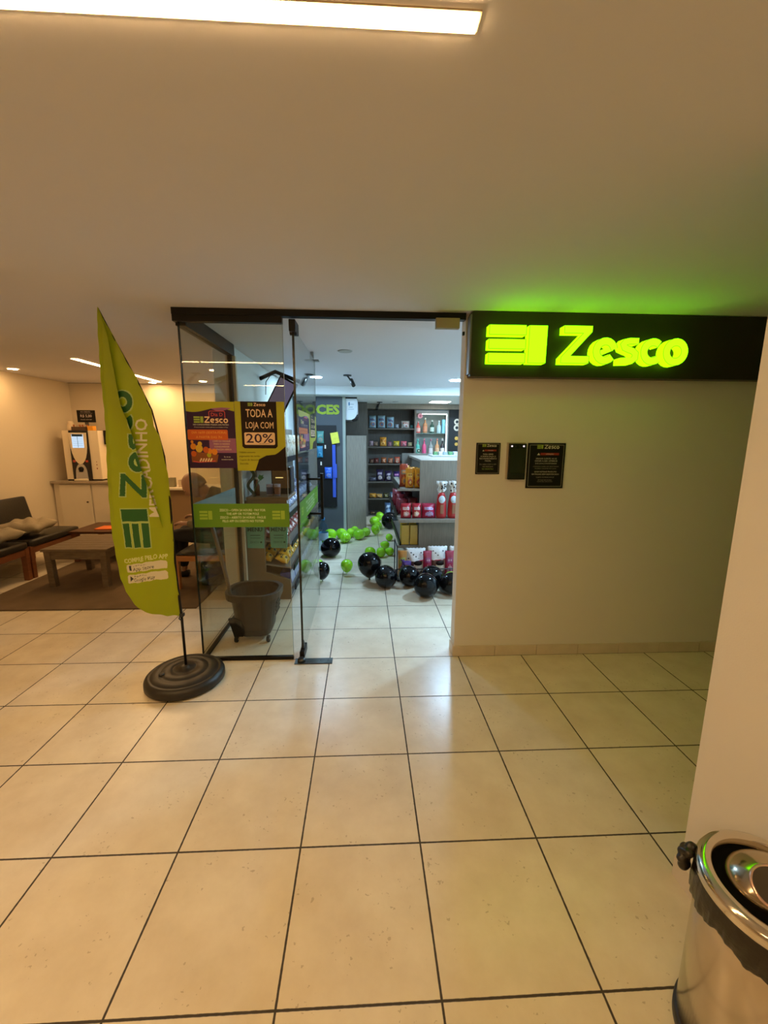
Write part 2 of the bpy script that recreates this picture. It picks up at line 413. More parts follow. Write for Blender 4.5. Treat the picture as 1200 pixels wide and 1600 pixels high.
# ================================================================ LAMPS
warm_e = emitter('warm lamp diffuser', WARM, L_STRIP); loun_e = emitter('lounge lamp diffuser', WARM, L_LOUNGE)
spot_e = emitter('warm spot diffuser', WARM, L_SPOT); cool_e = emitter('cool lamp diffuser', COOL, L_STORE)
frame_m = mat('lamp frame paint', (.62,.5,.34), .5)
def strip_lamp(label, x0, x1, y0, y1, em, drop=.006, group=None):
    t = thing('ceiling_light', label, 'ceiling light', ((x0+x1)/2, (y0+y1)/2, H), group)
    bm = B(); box(bm, x0, x1, y0, y1, H-drop, H-.001); obj('diffuser', bm, em, t)
    bm = B(); q = .004
    for a in ((x0-q, x1+q, y0-q, y0), (x0-q, x1+q, y1, y1+q), (x0-q, x0, y0, y1), (x1, x1+q, y0, y1)): box(bm, *a, H-.004, H-.0005)
    obj('frame', bm, frame_m, t)
strip_lamp('long warm LED strip in ceiling, nearest at top of photo', -1.64, .207, .872, .907, warm_e)
strip_lamp('warm LED strip continuing left of the nearest ceiling strip', -3.35, -1.67, .872, .907, warm_e)
strip_lamp('warm LED ceiling strip behind the photographer', -1.75, .2, -1.05, -1.01, warm_e)
strip_lamp('warm LED ceiling strip running above the lounge coffee table', -2.86, -2.80, 4.39, 6.1, loun_e)
def down(label, x, y, z, r, em, grp=None):
    t = thing('downlight', label, 'ceiling light', (x, y, z), grp)
    bm = B(); lathe(bm, [(r, z-.006), (r, z-.001)], (x, y, 0), 20); obj('diffuser', bm, em, t)
    bm = B(); v = [(r, z-.004), (r+.012, z-.005), (r+.014, z-.0005)]; lathe(bm, v, (x, y, 0), 24, cap=False); obj('ring', bm, white_m, t)
down('small round ceiling spot near the lounge left wall', -3.98, 5.11, H, .045, spot_e)
down('small round ceiling spot beside the far end of lounge strip', -2.97, 6.2, H, .045, spot_e)
down('small round ceiling spot over the lounge desk', -2.2, 6.0, H, .045, spot_e)
down('small round ceiling spot over the seated man', -1.7, 5.0, H, .045, spot_e)
down('round cool downlight at store ceiling right edge of doorway', 1.215, 5.58, H, .09, cool_e)
down('round cool downlight in store ceiling above left shelving', -.60, 5.45, H, .07, cool_e)
down('added unseen cool downlight over the store entrance right side', 1.9, 3.9, H, .09, cool_e)  # lamp added out of view to keep the store evenly bright
down('added unseen cool downlight in the right of the store', 2.3, 5.6, H, .09, cool_e)  # second added fill lamp, also outside the view
t = thing('panel_light', 'square cool panel light in lowered store ceiling at back', 'ceiling light', (1.34,7.46,2.14))
bm = B(); box(bm, 1.17, 1.50, 7.32, 7.6, 2.132, 2.139); obj('diffuser', bm, emitter('cool panel diffuser', (1,.97,.88), 22), t)
bm = B(); box(bm, 1.155, 1.515, 7.305, 7.615, 2.136, 2.1395); obj('frame', bm, white_m, t)

# ================================================================ SHOP SIGN
t = thing('shop_sign', 'long black shop sign box with glowing lime Zesco letters above notices', 'sign', (.64, 2.68, 1.885))
bm = B(); box(bm, .645, 2.9, 2.60, 2.68, 1.885, 2.256, bev=.002); obj('sign_box', bm, mat('dark brown sign panel', (.028,.02,.013), .4, var=.2), t)
bm = B(); box(bm, .636, .645, 2.605, 2.68, 1.90, 2.24); obj('side_strip', bm, mat('grey metal strip', (.25,.24,.22), .4, metal=.6), t)
face_e = emitter('lit lime letter face', (.17,1.0,.002), L_SIGN); side_e = emitter('lit lime letter side', (.21,.80,.001), L_SIGN*.9)
def letter3d(name, polys, x, z, sx, sz, y0=2.535, y1=2.60):
    bm = B()
    for p in polys:
        q = [(x+a*sx, y0, z+b*sz) for a, b in p]
        prism(bm, q, (0, y1-y0, 0))
    o = obj(name, bm, [face_e, side_e, glass_edge], t)
    for f in o.data.polygons:
        if abs(f.normal.y) < .5: f.material_index = 1
    # thin dark trim line round the face
    bm = B()
    segs = []
    if len(polys) == 1: segs = [(polys[0][i], polys[0][(i+1) % len(polys[0])]) for i in range(len(polys[0]))]
    elif len(polys) == 3: q = [(.05,1),(.86,1),(.86,.84),(.28,.2),(.82,.2),(.82,0),(0,0),(0,.16),(.60,.8),(.05,.8)]; segs = [(q[i], q[(i+1) % 10]) for i in range(10)]
    else:
        for p in polys:
            if abs(p[0][0]-p[1][0])+abs(p[0][1]-p[1][1]) < .3: segs += [(p[0], p[1]), (p[2], p[3])]
    if 1:
        for a, b in segs:
            a, b = (x+a[0]*sx, z+a[1]*sz), (x+b[0]*sx, z+b[1]*sz)
            if (Vector(a)-Vector(b)).length < 1e-5: continue
            tube(bm, [(a[0], y0-.0004, a[1]), (b[0], y0-.0004, b[1])], .0011, 4)
    if len(bm.verts): obj('letter_trim', bm, mat('dark lime trim', (.03,.12,.01), .5), o)
    else: bm.free()
for p in mark_polys(): letter3d('logo_block', [p], .733, 1.956, .231, .211)
for L in logo_letters(): letter3d('letter', L, 1.170, 1.958, .209, .212)

# ================================================================ NOTICES ON THE WALL
txt_m = mat('cream print', (.62,.58,.46), .5); txtd_m = mat('dim cream print', (.3,.28,.22), .5)
red_m = mat('dark red print', (.30,.03,.02), .5); grn_p = mat('light green print', (.33,.45,.06), .5); board_m = mat('black notice board', (.012,.011,.010), .35, spec=.15)
def notice(label, x0, x1, z0, z1, lines, Y=YW):
    t = thing('notice', label, 'notice sign', ((x0+x1)/2, Y, z0))
    bm = B(); box(bm, x0, x1, Y-.008, Y-.0005, z0, z1, bev=.002); obj('board', bm, board_m, t)
    w, h = x1-x0, z1-z0
    S = Sheet((x0, Y-.0082, z0), (1,0,0), (0,0,1))
    b, q = .045*w, .012*w
    for a in ((b, b+q, b, h-b), (w-b-q, w-b, b, h-b), (b, w-b, b, b+q), (b, w-b, h-b-q, h-b)): S.rect('border', *a, h=.0006)
    S.logo('mark', 'txt', w*.24, h*.875, w*.105)
    S.rect('red', w*.34, w*.83, h*.735, h*.785, h=.0006)
    S.polys('txt', [[(w*.25, h*.735), (w*.33, h*.735), (w*.29, h*.785)]], .0008)
    S.text('txt', 'ATENÇÃO', w*.585, h*.745, h*.038, wmax=w*.42)
    for y, s, sz, wm, k in lines: S.text(k, s, w*.5, h*y, h*sz, wmax=w*wm)
    S.done(t, {'border':'border_line','txt':'lettering','dim':'lettering','mark':'logo','red':'heading_band','grn':'lettering'}, {'border':txtd_m,'txt':txt_m,'dim':txtd_m,'mark':grn_p,'red':red_m,'grn':grn_p})
notice('smaller black Zesco notice on wall, left of the wall terminal', .724, .882, 1.283, 1.485, [
    (.62,'PARA ABRIR',.062,.5,'txt'), (.55,'A PORTA FAÇA O',.062,.7,'txt'), (.48,'RECONHECIMENTO',.062,.75,'txt'), (.41,'FACIAL',.062,.4,'txt'),
    (.30,'OU ABRA COM O APP',.055,.75,'dim'), (.225,'SEM PRECISAR',.055,.6,'dim'), (.15,'DE CADASTRO',.055,.6,'grn')])
notice('larger black Zesco notice on wall, right of the wall terminal', 1.063, 1.313, 1.191, 1.486, [
    (.645,'SENHOR CLIENTE, AO SE',.042,.75,'txt'), (.595,'DIRIGIR A LOJA, LEMBRE-SE',.042,.8,'txt'), (.54,'ESTE LOCAL É MONITORADO',.036,.72,'txt'),
    (.475,'A ENTRADA E SAÍDA SÃO REGISTRADAS',.032,.84,'dim'), (.43,'PROIBIDO CONSUMO NO LOCAL',.032,.78,'dim'),
    (.355,'QUEM RETIRAR PRODUTO',.042,.72,'txt'), (.30,'SEM PAGAR SERÁ IDENTIFICADO',.042,.84,'txt'),
    (.235,'SUJEITO ÀS PENAS DA LEI',.036,.6,'dim'), (.175,'EM CASO DE DÚVIDA',.032,.6,'dim'), (.14,'CHAME PELO APLICATIVO',.03,.8,'dim')])
t = thing('wall_terminal', 'black face recognition terminal on wall between two notices', 'intercom', (.985, YW, 1.25))
bm = B(); box(bm, .924, 1.043, 2.662, 2.68, 1.252, 1.488, bev=.003); obj('back_plate', bm, mat('beige terminal edge', (.42,.34,.22), .4), t)
bm = B(); box(bm, .931, 1.045, 2.648, 2.6625, 1.25, 1.482, bev=.004); obj('case', bm, mat('black gloss case', (.012,.011,.01), .18), t)
bm = B(); box(bm, .940, 1.036, 2.6465, 2.6485, 1.292, 1.448); obj('screen', bm, mat('dark screen', (.018,.02,.01), .12), t)
for x in (.948, 1.025):
    bm = B(); lathe(bm, [(.006,2.6455),(.006,2.6485)], (x,0,1.465), 12, 'Y'); obj('status_light', bm, emitter('small white light', (1,.85,.85), 1.0), t)
for x in (.972, 1.0):
    bm = B(); lathe(bm, [(.005,2.6465),(.005,2.6485)], (x,0,1.465), 12, 'Y'); obj('camera_lens', bm, mat('dark lens', (.03,.03,.035), .1), t)

# ================================================================ POSTERS AND BAND ON THE GLASS
purp_m = mat('dark purple print', (.045,.02,.06), .5, spec=.15); lil_m = mat('mauve print', (.30,.10,.22), .5); orr_m = mat('orange print', (.62,.11,.01), .5)
ora_m = mat('bright orange print', (.75,.25,.01), .5); yel_m = mat('yellow print', (.72,.45,.03), .5); ink_m = mat('black print', (.02,.012,.01), .45, spec=.15)
lime_p = mat('olive lime print', (.42,.42,.005), .5); cream_p = mat('peach print', (.85,.60,.36), .5); pinkr_m = mat('red pink print', (.75,.08,.08), .5)
band_m = mat('green vinyl band', (.115,.27,.015), .45); bandl_m = mat('light green vinyl', (.32,.50,.05), .45); whit_m = mat('white print', (.8,.75,.65), .5)
KEYS = {'lime':lime_p,'purp':purp_m,'lil':lil_m,'orr':orr_m,'ora':ora_m,'yel':yel_m,'ink':ink_m,'cream':cream_p,'pink':pinkr_m,'grn':grn_p,'white':whit_m,'brown':mat('brown print',(.25,.07,.015),.5),'purp2':purp_m,'ink2':ink_m,'ltxt':mat('amber print',(.85,.4,.05),.5)}
NAMES = {'lime':'print_shape','purp':'print_shape','lil':'print_shape','orr':'print_shape','ora':'picture','yel':'picture','ink':'print_shape','cream':'lettering','pink':'lettering','grn':'logo','white':'lettering','brown':'picture','purp2':'lettering','ink2':'lettering','ltxt':'lettering'}
def wave(x0, x1, base, amp, top, n=16, ph=0):
    P = [(x0+(x1-x0)*i/n, base+amp*math.sin(ph+PI*1.0*i/n*2)) for i in range(n+1)]
    return [[(P[i][0], P[i][1]), (P[i+1][0], P[i+1][1]), (P[i+1][0], top), (P[i][0], top)] for i in range(n)]
def poster_dia(S, w, h):
    S.rect('purp', 0, w, 0, h, .0005)
    S.polys('lime', wave(0, w, h*.875, -h*.03, h, ph=.6), .0010)
    S.polys('lil', [[(w*.5,h*.9),(w*.62,h*.865),(w*.75,h*.862),(w*.95,h*.905),(w*.75,h*.915)]], .0014)
    S.polys('pink', strip([(w*.47,h*.76),(w*.47,h*.845),(w*.49,h*.86),(w*.78,h*.86),(w*.80,h*.845),(w*.80,h*.76)], w*.012), .0018)
    S.text('pink', 'Dia D', w*.635, h*.785, h*.075, .0018, wmax=w*.26)
    S.logo('grn', 'cream', w*.15, h*.685, h*.095, .0022, gap=.15)
    S.text('white', 'NO CONDOMÍNIO PIAZZA SAN PIETRO', w*.5, h*.648, h*.03, .0018, sx=w*.74)
    S.text('white', 'Preços incríveis, muitas ofertas e novidades na loja', w*.5, h*.615, h*.02, .0018, sx=w*.7)
    S.rrect('orr', 0, w*.84, h*.43, h*.585, h*.02, .0010)
    S.text('ltxt', 'DIA 16/09 (SEXTA-FEIRA)', w*.45, h*.525, h*.05, .0016, sx=w*.72)
    S.text('ltxt', 'A PARTIR DAS 7H', w*.44, h*.455, h*.05, .0016, sx=w*.54)
    S.rect('lil', w*.44, w, h*.235, h*.455, .0008)
    for i, s in enumerate(['CAFÉ DA MANHÃ', 'PARA O NOSSO', 'CONSUMIDOR', 'NA PIAZZA HÍPICA']): S.text('cream', s, w*.70, h*(.40-.042*i), h*.034, .0016, wmax=w*.42)
    # breakfast picture: basket, juice jug, fruit, bread
    S.polys('brown', [[(w*.05,h*.09),(w*.58,h*.09),(w*.62,h*.21),(w*.05,h*.26)]], .0012)
    for x, y, r, k in ((.10,.33,.06,'ora'),(.22,.30,.075,'yel'),(.24,.37,.045,'yel'),(.36,.28,.06,'orr'),(.44,.26,.055,'ora'),(.54,.25,.06,'ora'),(.42,.20,.045,'lime'),(.1,.22,.055,'orr'),(.2,.22,.05,'brown'),(.08,.4,.03,'ora')):
        S.disc(k, w*x, h*y, w*r, .0016+.0002*r, ry=h*r*.8)
    for i in range(5): S.polys('cream', strip([(w*(.22+.055*i),h*.10),(w*(.26+.055*i),h*.15)], w*.03), .0024)
    S.polys('pink', strip([(w*.08,h*.105),(w*.2,h*.09),(w*.55,h*.11)], w*.018), .0022)
    S.text('white', 'Se ve na', w*.80, h*.165, h*.03, .0016, wmax=w*.3); S.text('white', 'transformando', w*.80, h*.125, h*.03, .0016, wmax=w*.3)
def poster_toda(S, w, h):
    S.rect('lime', 0, w, 0, h, .0005)
    S.polys('ink', [[(w*.12,h),(w*.12,h*.36),(w*.16,h*.33),(w*.80,h*.33),(w*.84,h*.36),(w*.84,h)]], .0010)
    S.polys('ink', [[(w*.36,0),(w,0),(w,h*.36),(w*.85,h*.27)],[(w*.36,0),(w*.85,h*.27),(w*.78,h*.24),(w*.6,h*.225),(w*.45,h*.17)]], .0010)
    S.logo('grn', 'cream', w*.27, h*.935, h*.045, .0018)
    S.text('cream', 'TODA A', w*.49, h*.78, h*.160, .0018, sx=w*.54, bold=.012); S.text('cream', 'LOJA COM', w*.49, h*.62, h*.13, .0018, sx=w*.56, bold=.008)
    S.rrect('peach', w*.17, w*.79, h*.38, h*.56, h*.02, .0014)
    S.text('purp2', '20%', w*.48, h*.413, h*.185, .0020, sx=w*.55, bold=.008)
    S.text('purp2', 'DE DESCONTO*', w*.58, h*.39, h*.022, .0020)
    for i, s in enumerate(['*Válido somente', 'pagamento via cartão', 'Cupom de desconto', 'Zescodia']): S.text('ink2', s, w*.05, h*(.26-.055*i), h*.035, .0014, al='l')
def band(S, w, h, marks=True):
    S.rect('band', 0, w, 0, h, .0005)
    for x in (w*.06, w*.82): S.polys('bl', [[(x+a*h*.34*1.02, h*.33+b*h*.37) for a, b in p] for p in mark_polys()], .0012)
    for i, s in enumerate(['ZESCO – OPEN 24 HOURS · PAY FOR', 'THE APP OR TOTEM POLE', 'ZESCO – ABERTO 24 HORAS · PAGUE', 'PELO APP OU DIRETO NO TOTEM']):
        S.text('btx', s, w*.51, h*(.68-.155*i), h*.14, .0012, bold=.02, sx=w*(.48, .34, .48, .43)[i])
BK = {'band':band_m,'bl':bandl_m,'btx':mat('pale green lettering',(.62,.74,.40),.5)}; BN = {'band':'vinyl','bl':'logo','btx':'lettering'}
KEYS['peach'] = cream_p; NAMES['peach'] = 'print_shape'
def glass_print(kind, label, cat, O, U, w, h, back=None, name='poster'):
    N = Vector(U).cross(Vector((0,0,1)))
    t = thing(name, label, cat, O)
    bm = B(); n = N*.0004
    prism(bm, [Vector(O)+n, Vector(O)+n+Vector(U)*w, Vector(O)+n+Vector(U)*w+Vector((0,0,h)), Vector(O)+n+Vector((0,0,h))], tuple(N*.0006))
    obj('backing', bm, back or whit_m, t)
    S = Sheet(Vector(O)+N*.001, U, (0,0,1)); kind(S, w, h)
    S.done(t, BN if kind is band else NAMES, BK if kind is band else KEYS)
YG = 2.676
glass_print(poster_dia, 'purple and orange Dia D poster on fixed glass, left of the 20% poster', 'poster', (-1.095,YG,1.318), (1,0,0), .293, .408)
glass_print(poster_toda, 'lime and black TODA A LOJA COM 20% poster on fixed glass', 'poster', (-.80,YG,1.302), (1,0,0), .305, .427)
pb = mat('pale blue sticker back', (.34,.42,.45), .5)
glass_print(band, 'green Zesco opening hours band across the front glass pane', 'glass sticker', (-1.095,YG,.936), (1,0,0), .609, .154, pb, 'glass_band')
glass_print(band, 'green band on the side glass pane, seen from its pale back', 'glass sticker', (-1.1045,3.59,.936), (0,-1,0), .88, .150, pb, 'glass_band')
XD = -.4255
glass_print(poster_dia, 'purple and orange Dia D poster on the open glass door', 'poster', (XD,2.78,1.42), (0,1,0), .50, .27)
glass_print(poster_toda, 'lime and black 20% poster on the open glass door', 'poster', (XD,3.31,1.42), (0,1,0), .45, .27)
glass_print(band, 'green Zesco band across the open glass door', 'glass sticker', (XD,2.73,.936), (0,1,0), 1.05, .150, pb, 'glass_band')

# ================================================================ TRASH BIN
bx, by, br = .947, .745, .146
t = thing('trash_bin', 'round stainless steel trash bin with black bag at bottom right', 'trash bin', (bx,by,0))
bm = B(); lathe(bm, [(br-.004,0),(br,.006),(br,.03),(br-.006,.036)], (bx,by,0), 64); obj('base_ring', bm, blackpl_m, t)
bm = B(); lathe(bm, [(br-.008,.034),(br-.006,.036),(br-.006,.455),(br-.010,.46)], (bx,by,0), 96); obj('body', bm, steel_m, t)
# bag cuff folded over the edge, wavy
bag_m = mat('black bin bag', (.014,.011,.007), .32, bump=.5, bscale=25, coat=.2)
bm = B(); rings = []; n = 160
for j in range(13):
    v = j/12; ring = []
    for k in range(n):
        a = 2*PI*k/n
        z = .475-v*(.085+.012*math.sin(3*a+1)+.006*math.sin(9*a))
        r = br+.004*math.sin(PI*v)+.0025*math.sin(23*a+5*v)*v+.0015*math.sin(51*a+3)*v + .001
        ring.append(bm.verts.new((bx+r*math.cos(a), by+r*math.sin(a), z)))
    rings.append(ring)
for a, b in zip(rings, rings[1:]):
    for k in range(n): bm.faces.new((a[k], a[(k+1) % n], b[(k+1) % n], b[k]))
bag = obj('bin_bag', bm, bag_m, t, smooth=True)
s = bag.modifiers.new('thick', 'SOLIDIFY'); s.thickness = .002
# bunched knot of the bag on the left side
bm = B(); ang = math.radians(133)
for i in range(16):
    q = random.random(); a = ang+random.uniform(-.16,.16); rr = br+.010+q*.018
    ell(bm, (bx+rr*math.cos(a), by+rr*math.sin(a), .478-.045*random.random()), (.012+.006*random.random(), .012, .009+.012*random.random()), 10, Matrix.Rotation(random.uniform(-1,1),3,'X').to_4x4())
kn = obj('bag_knot', bm, bag_m, t)
m = kn.modifiers.new('r', 'REMESH'); m.mode = 'VOXEL'; m.voxel_size = .003; m.use_smooth_shade = True
# rim
bm = B(); lathe(bm, [(br+.001,.468),(br+.003,.474),(br+.003,.486),(br-.002,.496),(br-.012,.502),(br-.024,.502),(br-.029,.498),(br-.031,.480)], (bx,by,0), 96, cap=False); obj('rim', bm, chrome_m, t)
bm = B(); lathe(bm, [(br-.030,.478),(br-.032,.470),(.02,.455)], (bx,by,0), 64); obj('lid_recess', bm, mat('black lid recess', (.002,.002,.002), .8, spec=.1), t)
bm = B(); Mx = Matrix.Rotation(math.radians(-12),4,'X')
vs = ell(bm, (0,0,0), (.096,.088,.060), 48)
bmesh.ops.delete(bm, geom=[v for v in bm.verts if v.co.z < -.012], context='VERTS')
bmesh.ops.transform(bm, matrix=Matrix.Translation((bx+.010,by+.016,.474)) @ Mx, verts=bm.verts); lid = obj('swing_lid', bm, mat('steel with gold reflection colour', (.55,.47,.36), .16, metal=1, bump=.03, bscale=20), t, smooth=True)  # gold reflection on the dome is put into its base colour
Rm = Matrix.Translation((bx-.030,by-.026,.524)) @ Matrix.Rotation(math.radians(-16),4,'Y') @ Matrix.Rotation(math.radians(18),4,'X') @ Matrix.Scale(1.25,4)
bm = B(); lathe(bm, [(.036,0),(.038,.003),(.034,.004)], (0,0,0), 40); bmesh.ops.transform(bm, matrix=Rm, verts=bm.verts); obj('push_plate_ring', bm, mat('pinkish steel ring', (.75,.5,.42), .2, metal=.7), lid)
bm = B(); lathe(bm, [(.033,.0035),(.033,.0048)], (0,0,0), 40); bmesh.ops.transform(bm, matrix=Rm, verts=bm.verts); obj('push_plate', bm, mat('dark push plate', (.06,.05,.04), .3), lid)

# ================================================================ FEATHER FLAG
XL = [(2.193,-1.423),(2.128,-1.431),(1.981,-1.44),(1.83,-1.45),(1.659,-1.456),(1.518,-1.464),(1.338,-1.473),(1.153,-1.475),(.963,-1.474),(.787,-1.466),(.668,-1.46),(.587,-1.439),(.512,-1.389),(.462,-1.318),(.427,-1.206)]
XR = [(2.193,-1.422),(2.129,-1.397),(2.022,-1.351),(1.926,-1.31),(1.833,-1.258),(1.80,-1.252),(1.765,-1.233),(1.70,-1.215),(1.661,-1.194),(1.573,-1.188),(1.52,-1.160),(1.412,-1.145),(1.302,-1.133),(1.153,-1.131),(.961,-1.132),(.765,-1.137),(.603,-1.131),(.5,-1.12),(.425,-1.122)]
XF = [(2.193,-1.42),(2.113,-1.395),(2.015,-1.379),(1.763,-1.354),(1.677,-1.346),(1.607,-1.325),(1.483,-1.295),(1.339,-1.273),(1.172,-1.231),(1.047,-1.198),(.962,-1.187),(.4,-1.18)]
DD = [(2.193,0),(2.08,.01),(1.95,.035),(1.8,.048),(1.45,.046),(1.17,.028),(1.04,.012),(.98,0),(.4,0)]
def interp(T, z):
    T2 = T[::-1]; return float(np.interp(z, [a for a, b in T2], [b for a, b in T2]))
class Raster:
    """print area of the flag, X -1.55..-1.0, Z .35..2.25"""
    def __init__(s, res=.0015): s.r = res; s.x0, s.z0 = -1.55, .35; s.a = np.zeros((int(1.95/res), int(.6/res)), np.uint8)
    def poly(s, P, val):
        P = [((x-s.x0)/s.r, (z-s.z0)/s.r) for x, z in P]
        xs = [p[0] for p in P]; zs = [p[1] for p in P]
        i0, i1 = max(0, int(min(zs))), min(s.a.shape[0]-1, int(max(zs))+1); j0, j1 = max(0, int(min(xs))), min(s.a.shape[1]-1, int(max(xs))+1)
        if i1 <= i0 or j1 <= j0: return
        J, I = np.meshgrid(np.arange(j0, j1)+.5, np.arange(i0, i1)+.5); ins = np.zeros(J.shape, bool)
        for k in range(len(P)):
            (xa, za), (xb, zb) = P[k], P[k-1]
            if za == zb: continue
            c = ((za > I) != (zb > I)) & (J < (xb-xa)*(I-za)/(zb-za)+xa); ins ^= c
        s.a[i0:i1, j0:j1][ins] = val
R = Raster()
rot = lambda x0, z0, sa, sb, P: [(x0-b*sb, z0+a*sa) for a, b in P]
def halo(P, g):
    cx_ = sum(p[0] for p in P)/len(P); cz = sum(p[1] for p in P)/len(P)
    return [(x+(g if x > cx_ else -g), z+(g if z > cz else -g)) for x, z in P]
MK = [rot(-1.262, .868, .153, .142, p) for p in mark_polys()]
LT = [rot(-1.256, 1.165, .160, .148, p) for L in logo_letters() for p in L]
LT = [[(x+(z-1.165)*.10, z) for x, z in p] for p in LT]
for p in MK+LT: R.poly(halo(p, .006), 4)
for p in MK+LT: R.poly(p, 1)
P, wd = text_polys('MERCADINHO', 1, .015)
for p in P: R.poly([(-1.185+(x*.56/wd)*.10-y*.098, 1.05+x*.56/wd) for x, y in p], 2)
tilt = lambda x, z: z-(.10*(-1.24-x) if x < -1.24 else 0)*1.6
def hz(s, xa, xb, z, size, val, bold=.01):
    P, wd = text_polys(s, 1, bold)
    for p in P: R.poly([(xa+x*(xb-xa)/wd, tilt(xa+x*(xb-xa)/wd, z+y*size)) for x, y in p], val)
hz('COMPRE PELO APP', -1.425, -1.172, .797, .038, 5, .03)
for z0, z1 in ((.735,.785),(.668,.72)):
    Pn = arc(-1.19, z0+.012, .012, 270, 360, 4)+arc(-1.19, z1-.012, .012, 0, 90, 4)+[(-1.25,z1),(-1.32,z1),(-1.38,z1)]+arc(-1.405, z1-.012, .012, 90, 180, 4)+arc(-1.405, z0+.012, .012, 180, 270, 4)+[(-1.38,z0),(-1.32,z0),(-1.25,z0)]
    R.poly([(x, tilt(x, z)) for x, z in Pn], 2)
hz('Disponível na', -1.375, -1.30, .770, .012, 3, 0); hz('App Store', -1.38, -1.255, .742, .030, 3, .0)
hz('Disponível no', -1.375, -1.30, .705, .012, 3, 0); hz('Google Play', -1.38, -1.255, .676, .030, 3, .0)
R.poly([(x, tilt(x, z)) for x, z in [(-1.402,.745),(-1.388,.745),(-1.388,.778),(-1.402,.778)]], 3)
R.poly([(x, tilt(x, z)) for x, z in [(-1.402,.677),(-1.402,.712),(-1.38,.694)]], 3)
t = thing('feather_flag', 'tall lime green feather flag with Zesco lettering on black base', 'flag', (-1.125,2.44,0))
nz_, nx = 860, 170; V = np.zeros((nz_+1, nx+1, 3)); PR = np.zeros((nz_+1, nx+1))
for i in range(nz_+1):
    z = 2.193-(2.193-.428)*i/nz_; a, b, f, d = interp(XL, z), interp(XR, z), interp(XF, z), interp(DD, z)
    f = min(max(f, a), b); d = min(d, (f-a)*.8, max(0, b-f+.03)); wt = (b-a)+2*d
    ff = min(1, d/.02)
    for j in range(nx+1):
        s = wt*j/nx
        if s < f-a: x = a+s; y = -.016*ff*min(1, s/.03); pr = x
        elif s < f-a+d: u = (s-(f-a))/max(d, 1e-6); x = f-(s-(f-a)); y = (-.016+.028*u)*ff; pr = f+(s-(f-a))
        else: u = s-(f-a)-d; x = f-d+u; y = .012*ff*max(0, 1-u/.2); pr = f+d+u
        w_ = .006*math.sin(z*9+1.3)*math.sin((x+1.47)*16) + .0022*math.sin(z*55+x*40)*math.exp(-((x-a)/.05)**2) + .003*math.sin(z*31-x*60)*math.exp(-((b-x)/.07)**2)
        w_ += -.02*math.exp(-((x+1.33)/.08)**2)*(1-ff) + .012*max(0,(-1.36-x))/.1*math.sin(z*5)
        V[i, j] = (x, 2.45+y+w_, z + .0018*math.sin(x*90+z*30)*(1-ff)); PR[i, j] = pr
idx = np.arange((nz_+1)*(nx+1)).reshape(nz_+1, nx+1)
Q = np.stack([idx[:-1,:-1], idx[1:,:-1], idx[1:,1:], idx[:-1,1:]], -1).reshape(-1, 4)
zc = 2.193-(2.193-.428)*(np.arange(nz_)+.5)/nz_; pc = (PR[:-1,:-1]+PR[1:,1:])/2
ii = np.clip(((zc[:,None]-R.z0)/R.r).astype(int), 0, R.a.shape[0]-1)+np.zeros_like(pc, int); jj = np.clip(((pc-R.x0)/R.r).astype(int), 0, R.a.shape[1]-1)
mi = R.a[ii, jj].reshape(-1)
Vl = V.reshape(-1, 3)-np.array([-1.125,2.44,0])
me = bpy.data.meshes.new('flag_cloth'); me.from_pydata(Vl.tolist(), [], Q.tolist())
cloth = mat('lime flag cloth', (.33,.39,.006), .5, var=.06, vscale=6)
# thin cloth lets some light through
nt = cloth.node_tree; pb_ = nt.nodes['Principled BSDF']; tr = nt.nodes.new('ShaderNodeBsdfTranslucent'); tr.inputs[0].default_value = (.34,.44,.01,1)
mxs = nt.nodes.new('ShaderNodeMixShader'); mxs.inputs[0].default_value = .3; nt.links.new(pb_.outputs[0], mxs.inputs[1]); nt.links.new(tr.outputs[0], mxs.inputs[2]); nt.links.new(mxs.outputs[0], nt.nodes['Material Output'].inputs[0])
for q in (cloth, mat('dark green print', (.015,.10,.018), .5), mat('cream flag print', (.62,.58,.42), .5), mat('charcoal print', (.03,.035,.03), .5), mat('pale lime outline', (.36,.48,.14), .5), mat('pale yellow print', (.62,.66,.25), .5)): me.materials.append(q)
me.polygons.foreach_set('material_index', mi.astype(np.int32)); me.polygons.foreach_set('use_smooth', np.ones(len(Q), bool))
obj('flag_cloth', me, [], t)
pole = [(-1.122,2.452,.09),(-1.124,2.452,.43),(-1.138,2.458,.7),(-1.137,2.46,1.15),(-1.15,2.465,1.40),(-1.20,2.47,1.66),(-1.265,2.47,1.82),(-1.36,2.465,2.03),(-1.424,2.452,2.19)]
bm = B(); tube(bm, pole, .006, 10, rs=[.008,.008,.007,.006,.005,.004,.004,.003,.002]); obj('pole', bm, black_m, t)
bm = B(); box(bm, -1.133,-1.108,2.44,2.465,.425,.445, bev=.003); tube(bm, [(-1.13,2.446,.43),(-1.135,2.44,.415),(-1.125,2.44,.405)], .004, 6); obj('clip', bm, blackpl_m, t)
bm = B(); R0 = .232
lathe(bm, [(R0-.02,0),(R0,.015),(R0,.042),(R0-.006,.055),(R0-.02,.066),(R0-.03,.07),(R0-.034,.066),(R0-.04,.07),(R0-.09,.083),(R0-.094,.080),(R0-.1,.084),(.07,.092),(.068,.089),(.062,.093),(.03,.094),(.028,.10),(.015,.104)], (-1.125,2.44,0), 96)
obj('base', bm, mat('black moulded plastic', (.022,.018,.014), .42, var=.2, vscale=30), t)
bm = B(); lathe(bm, [(.016,.082),(.016,.091),(.01,.093)], (-1.235,2.37,0), 16); obj('filler_cap', bm, blackpl_m, t)

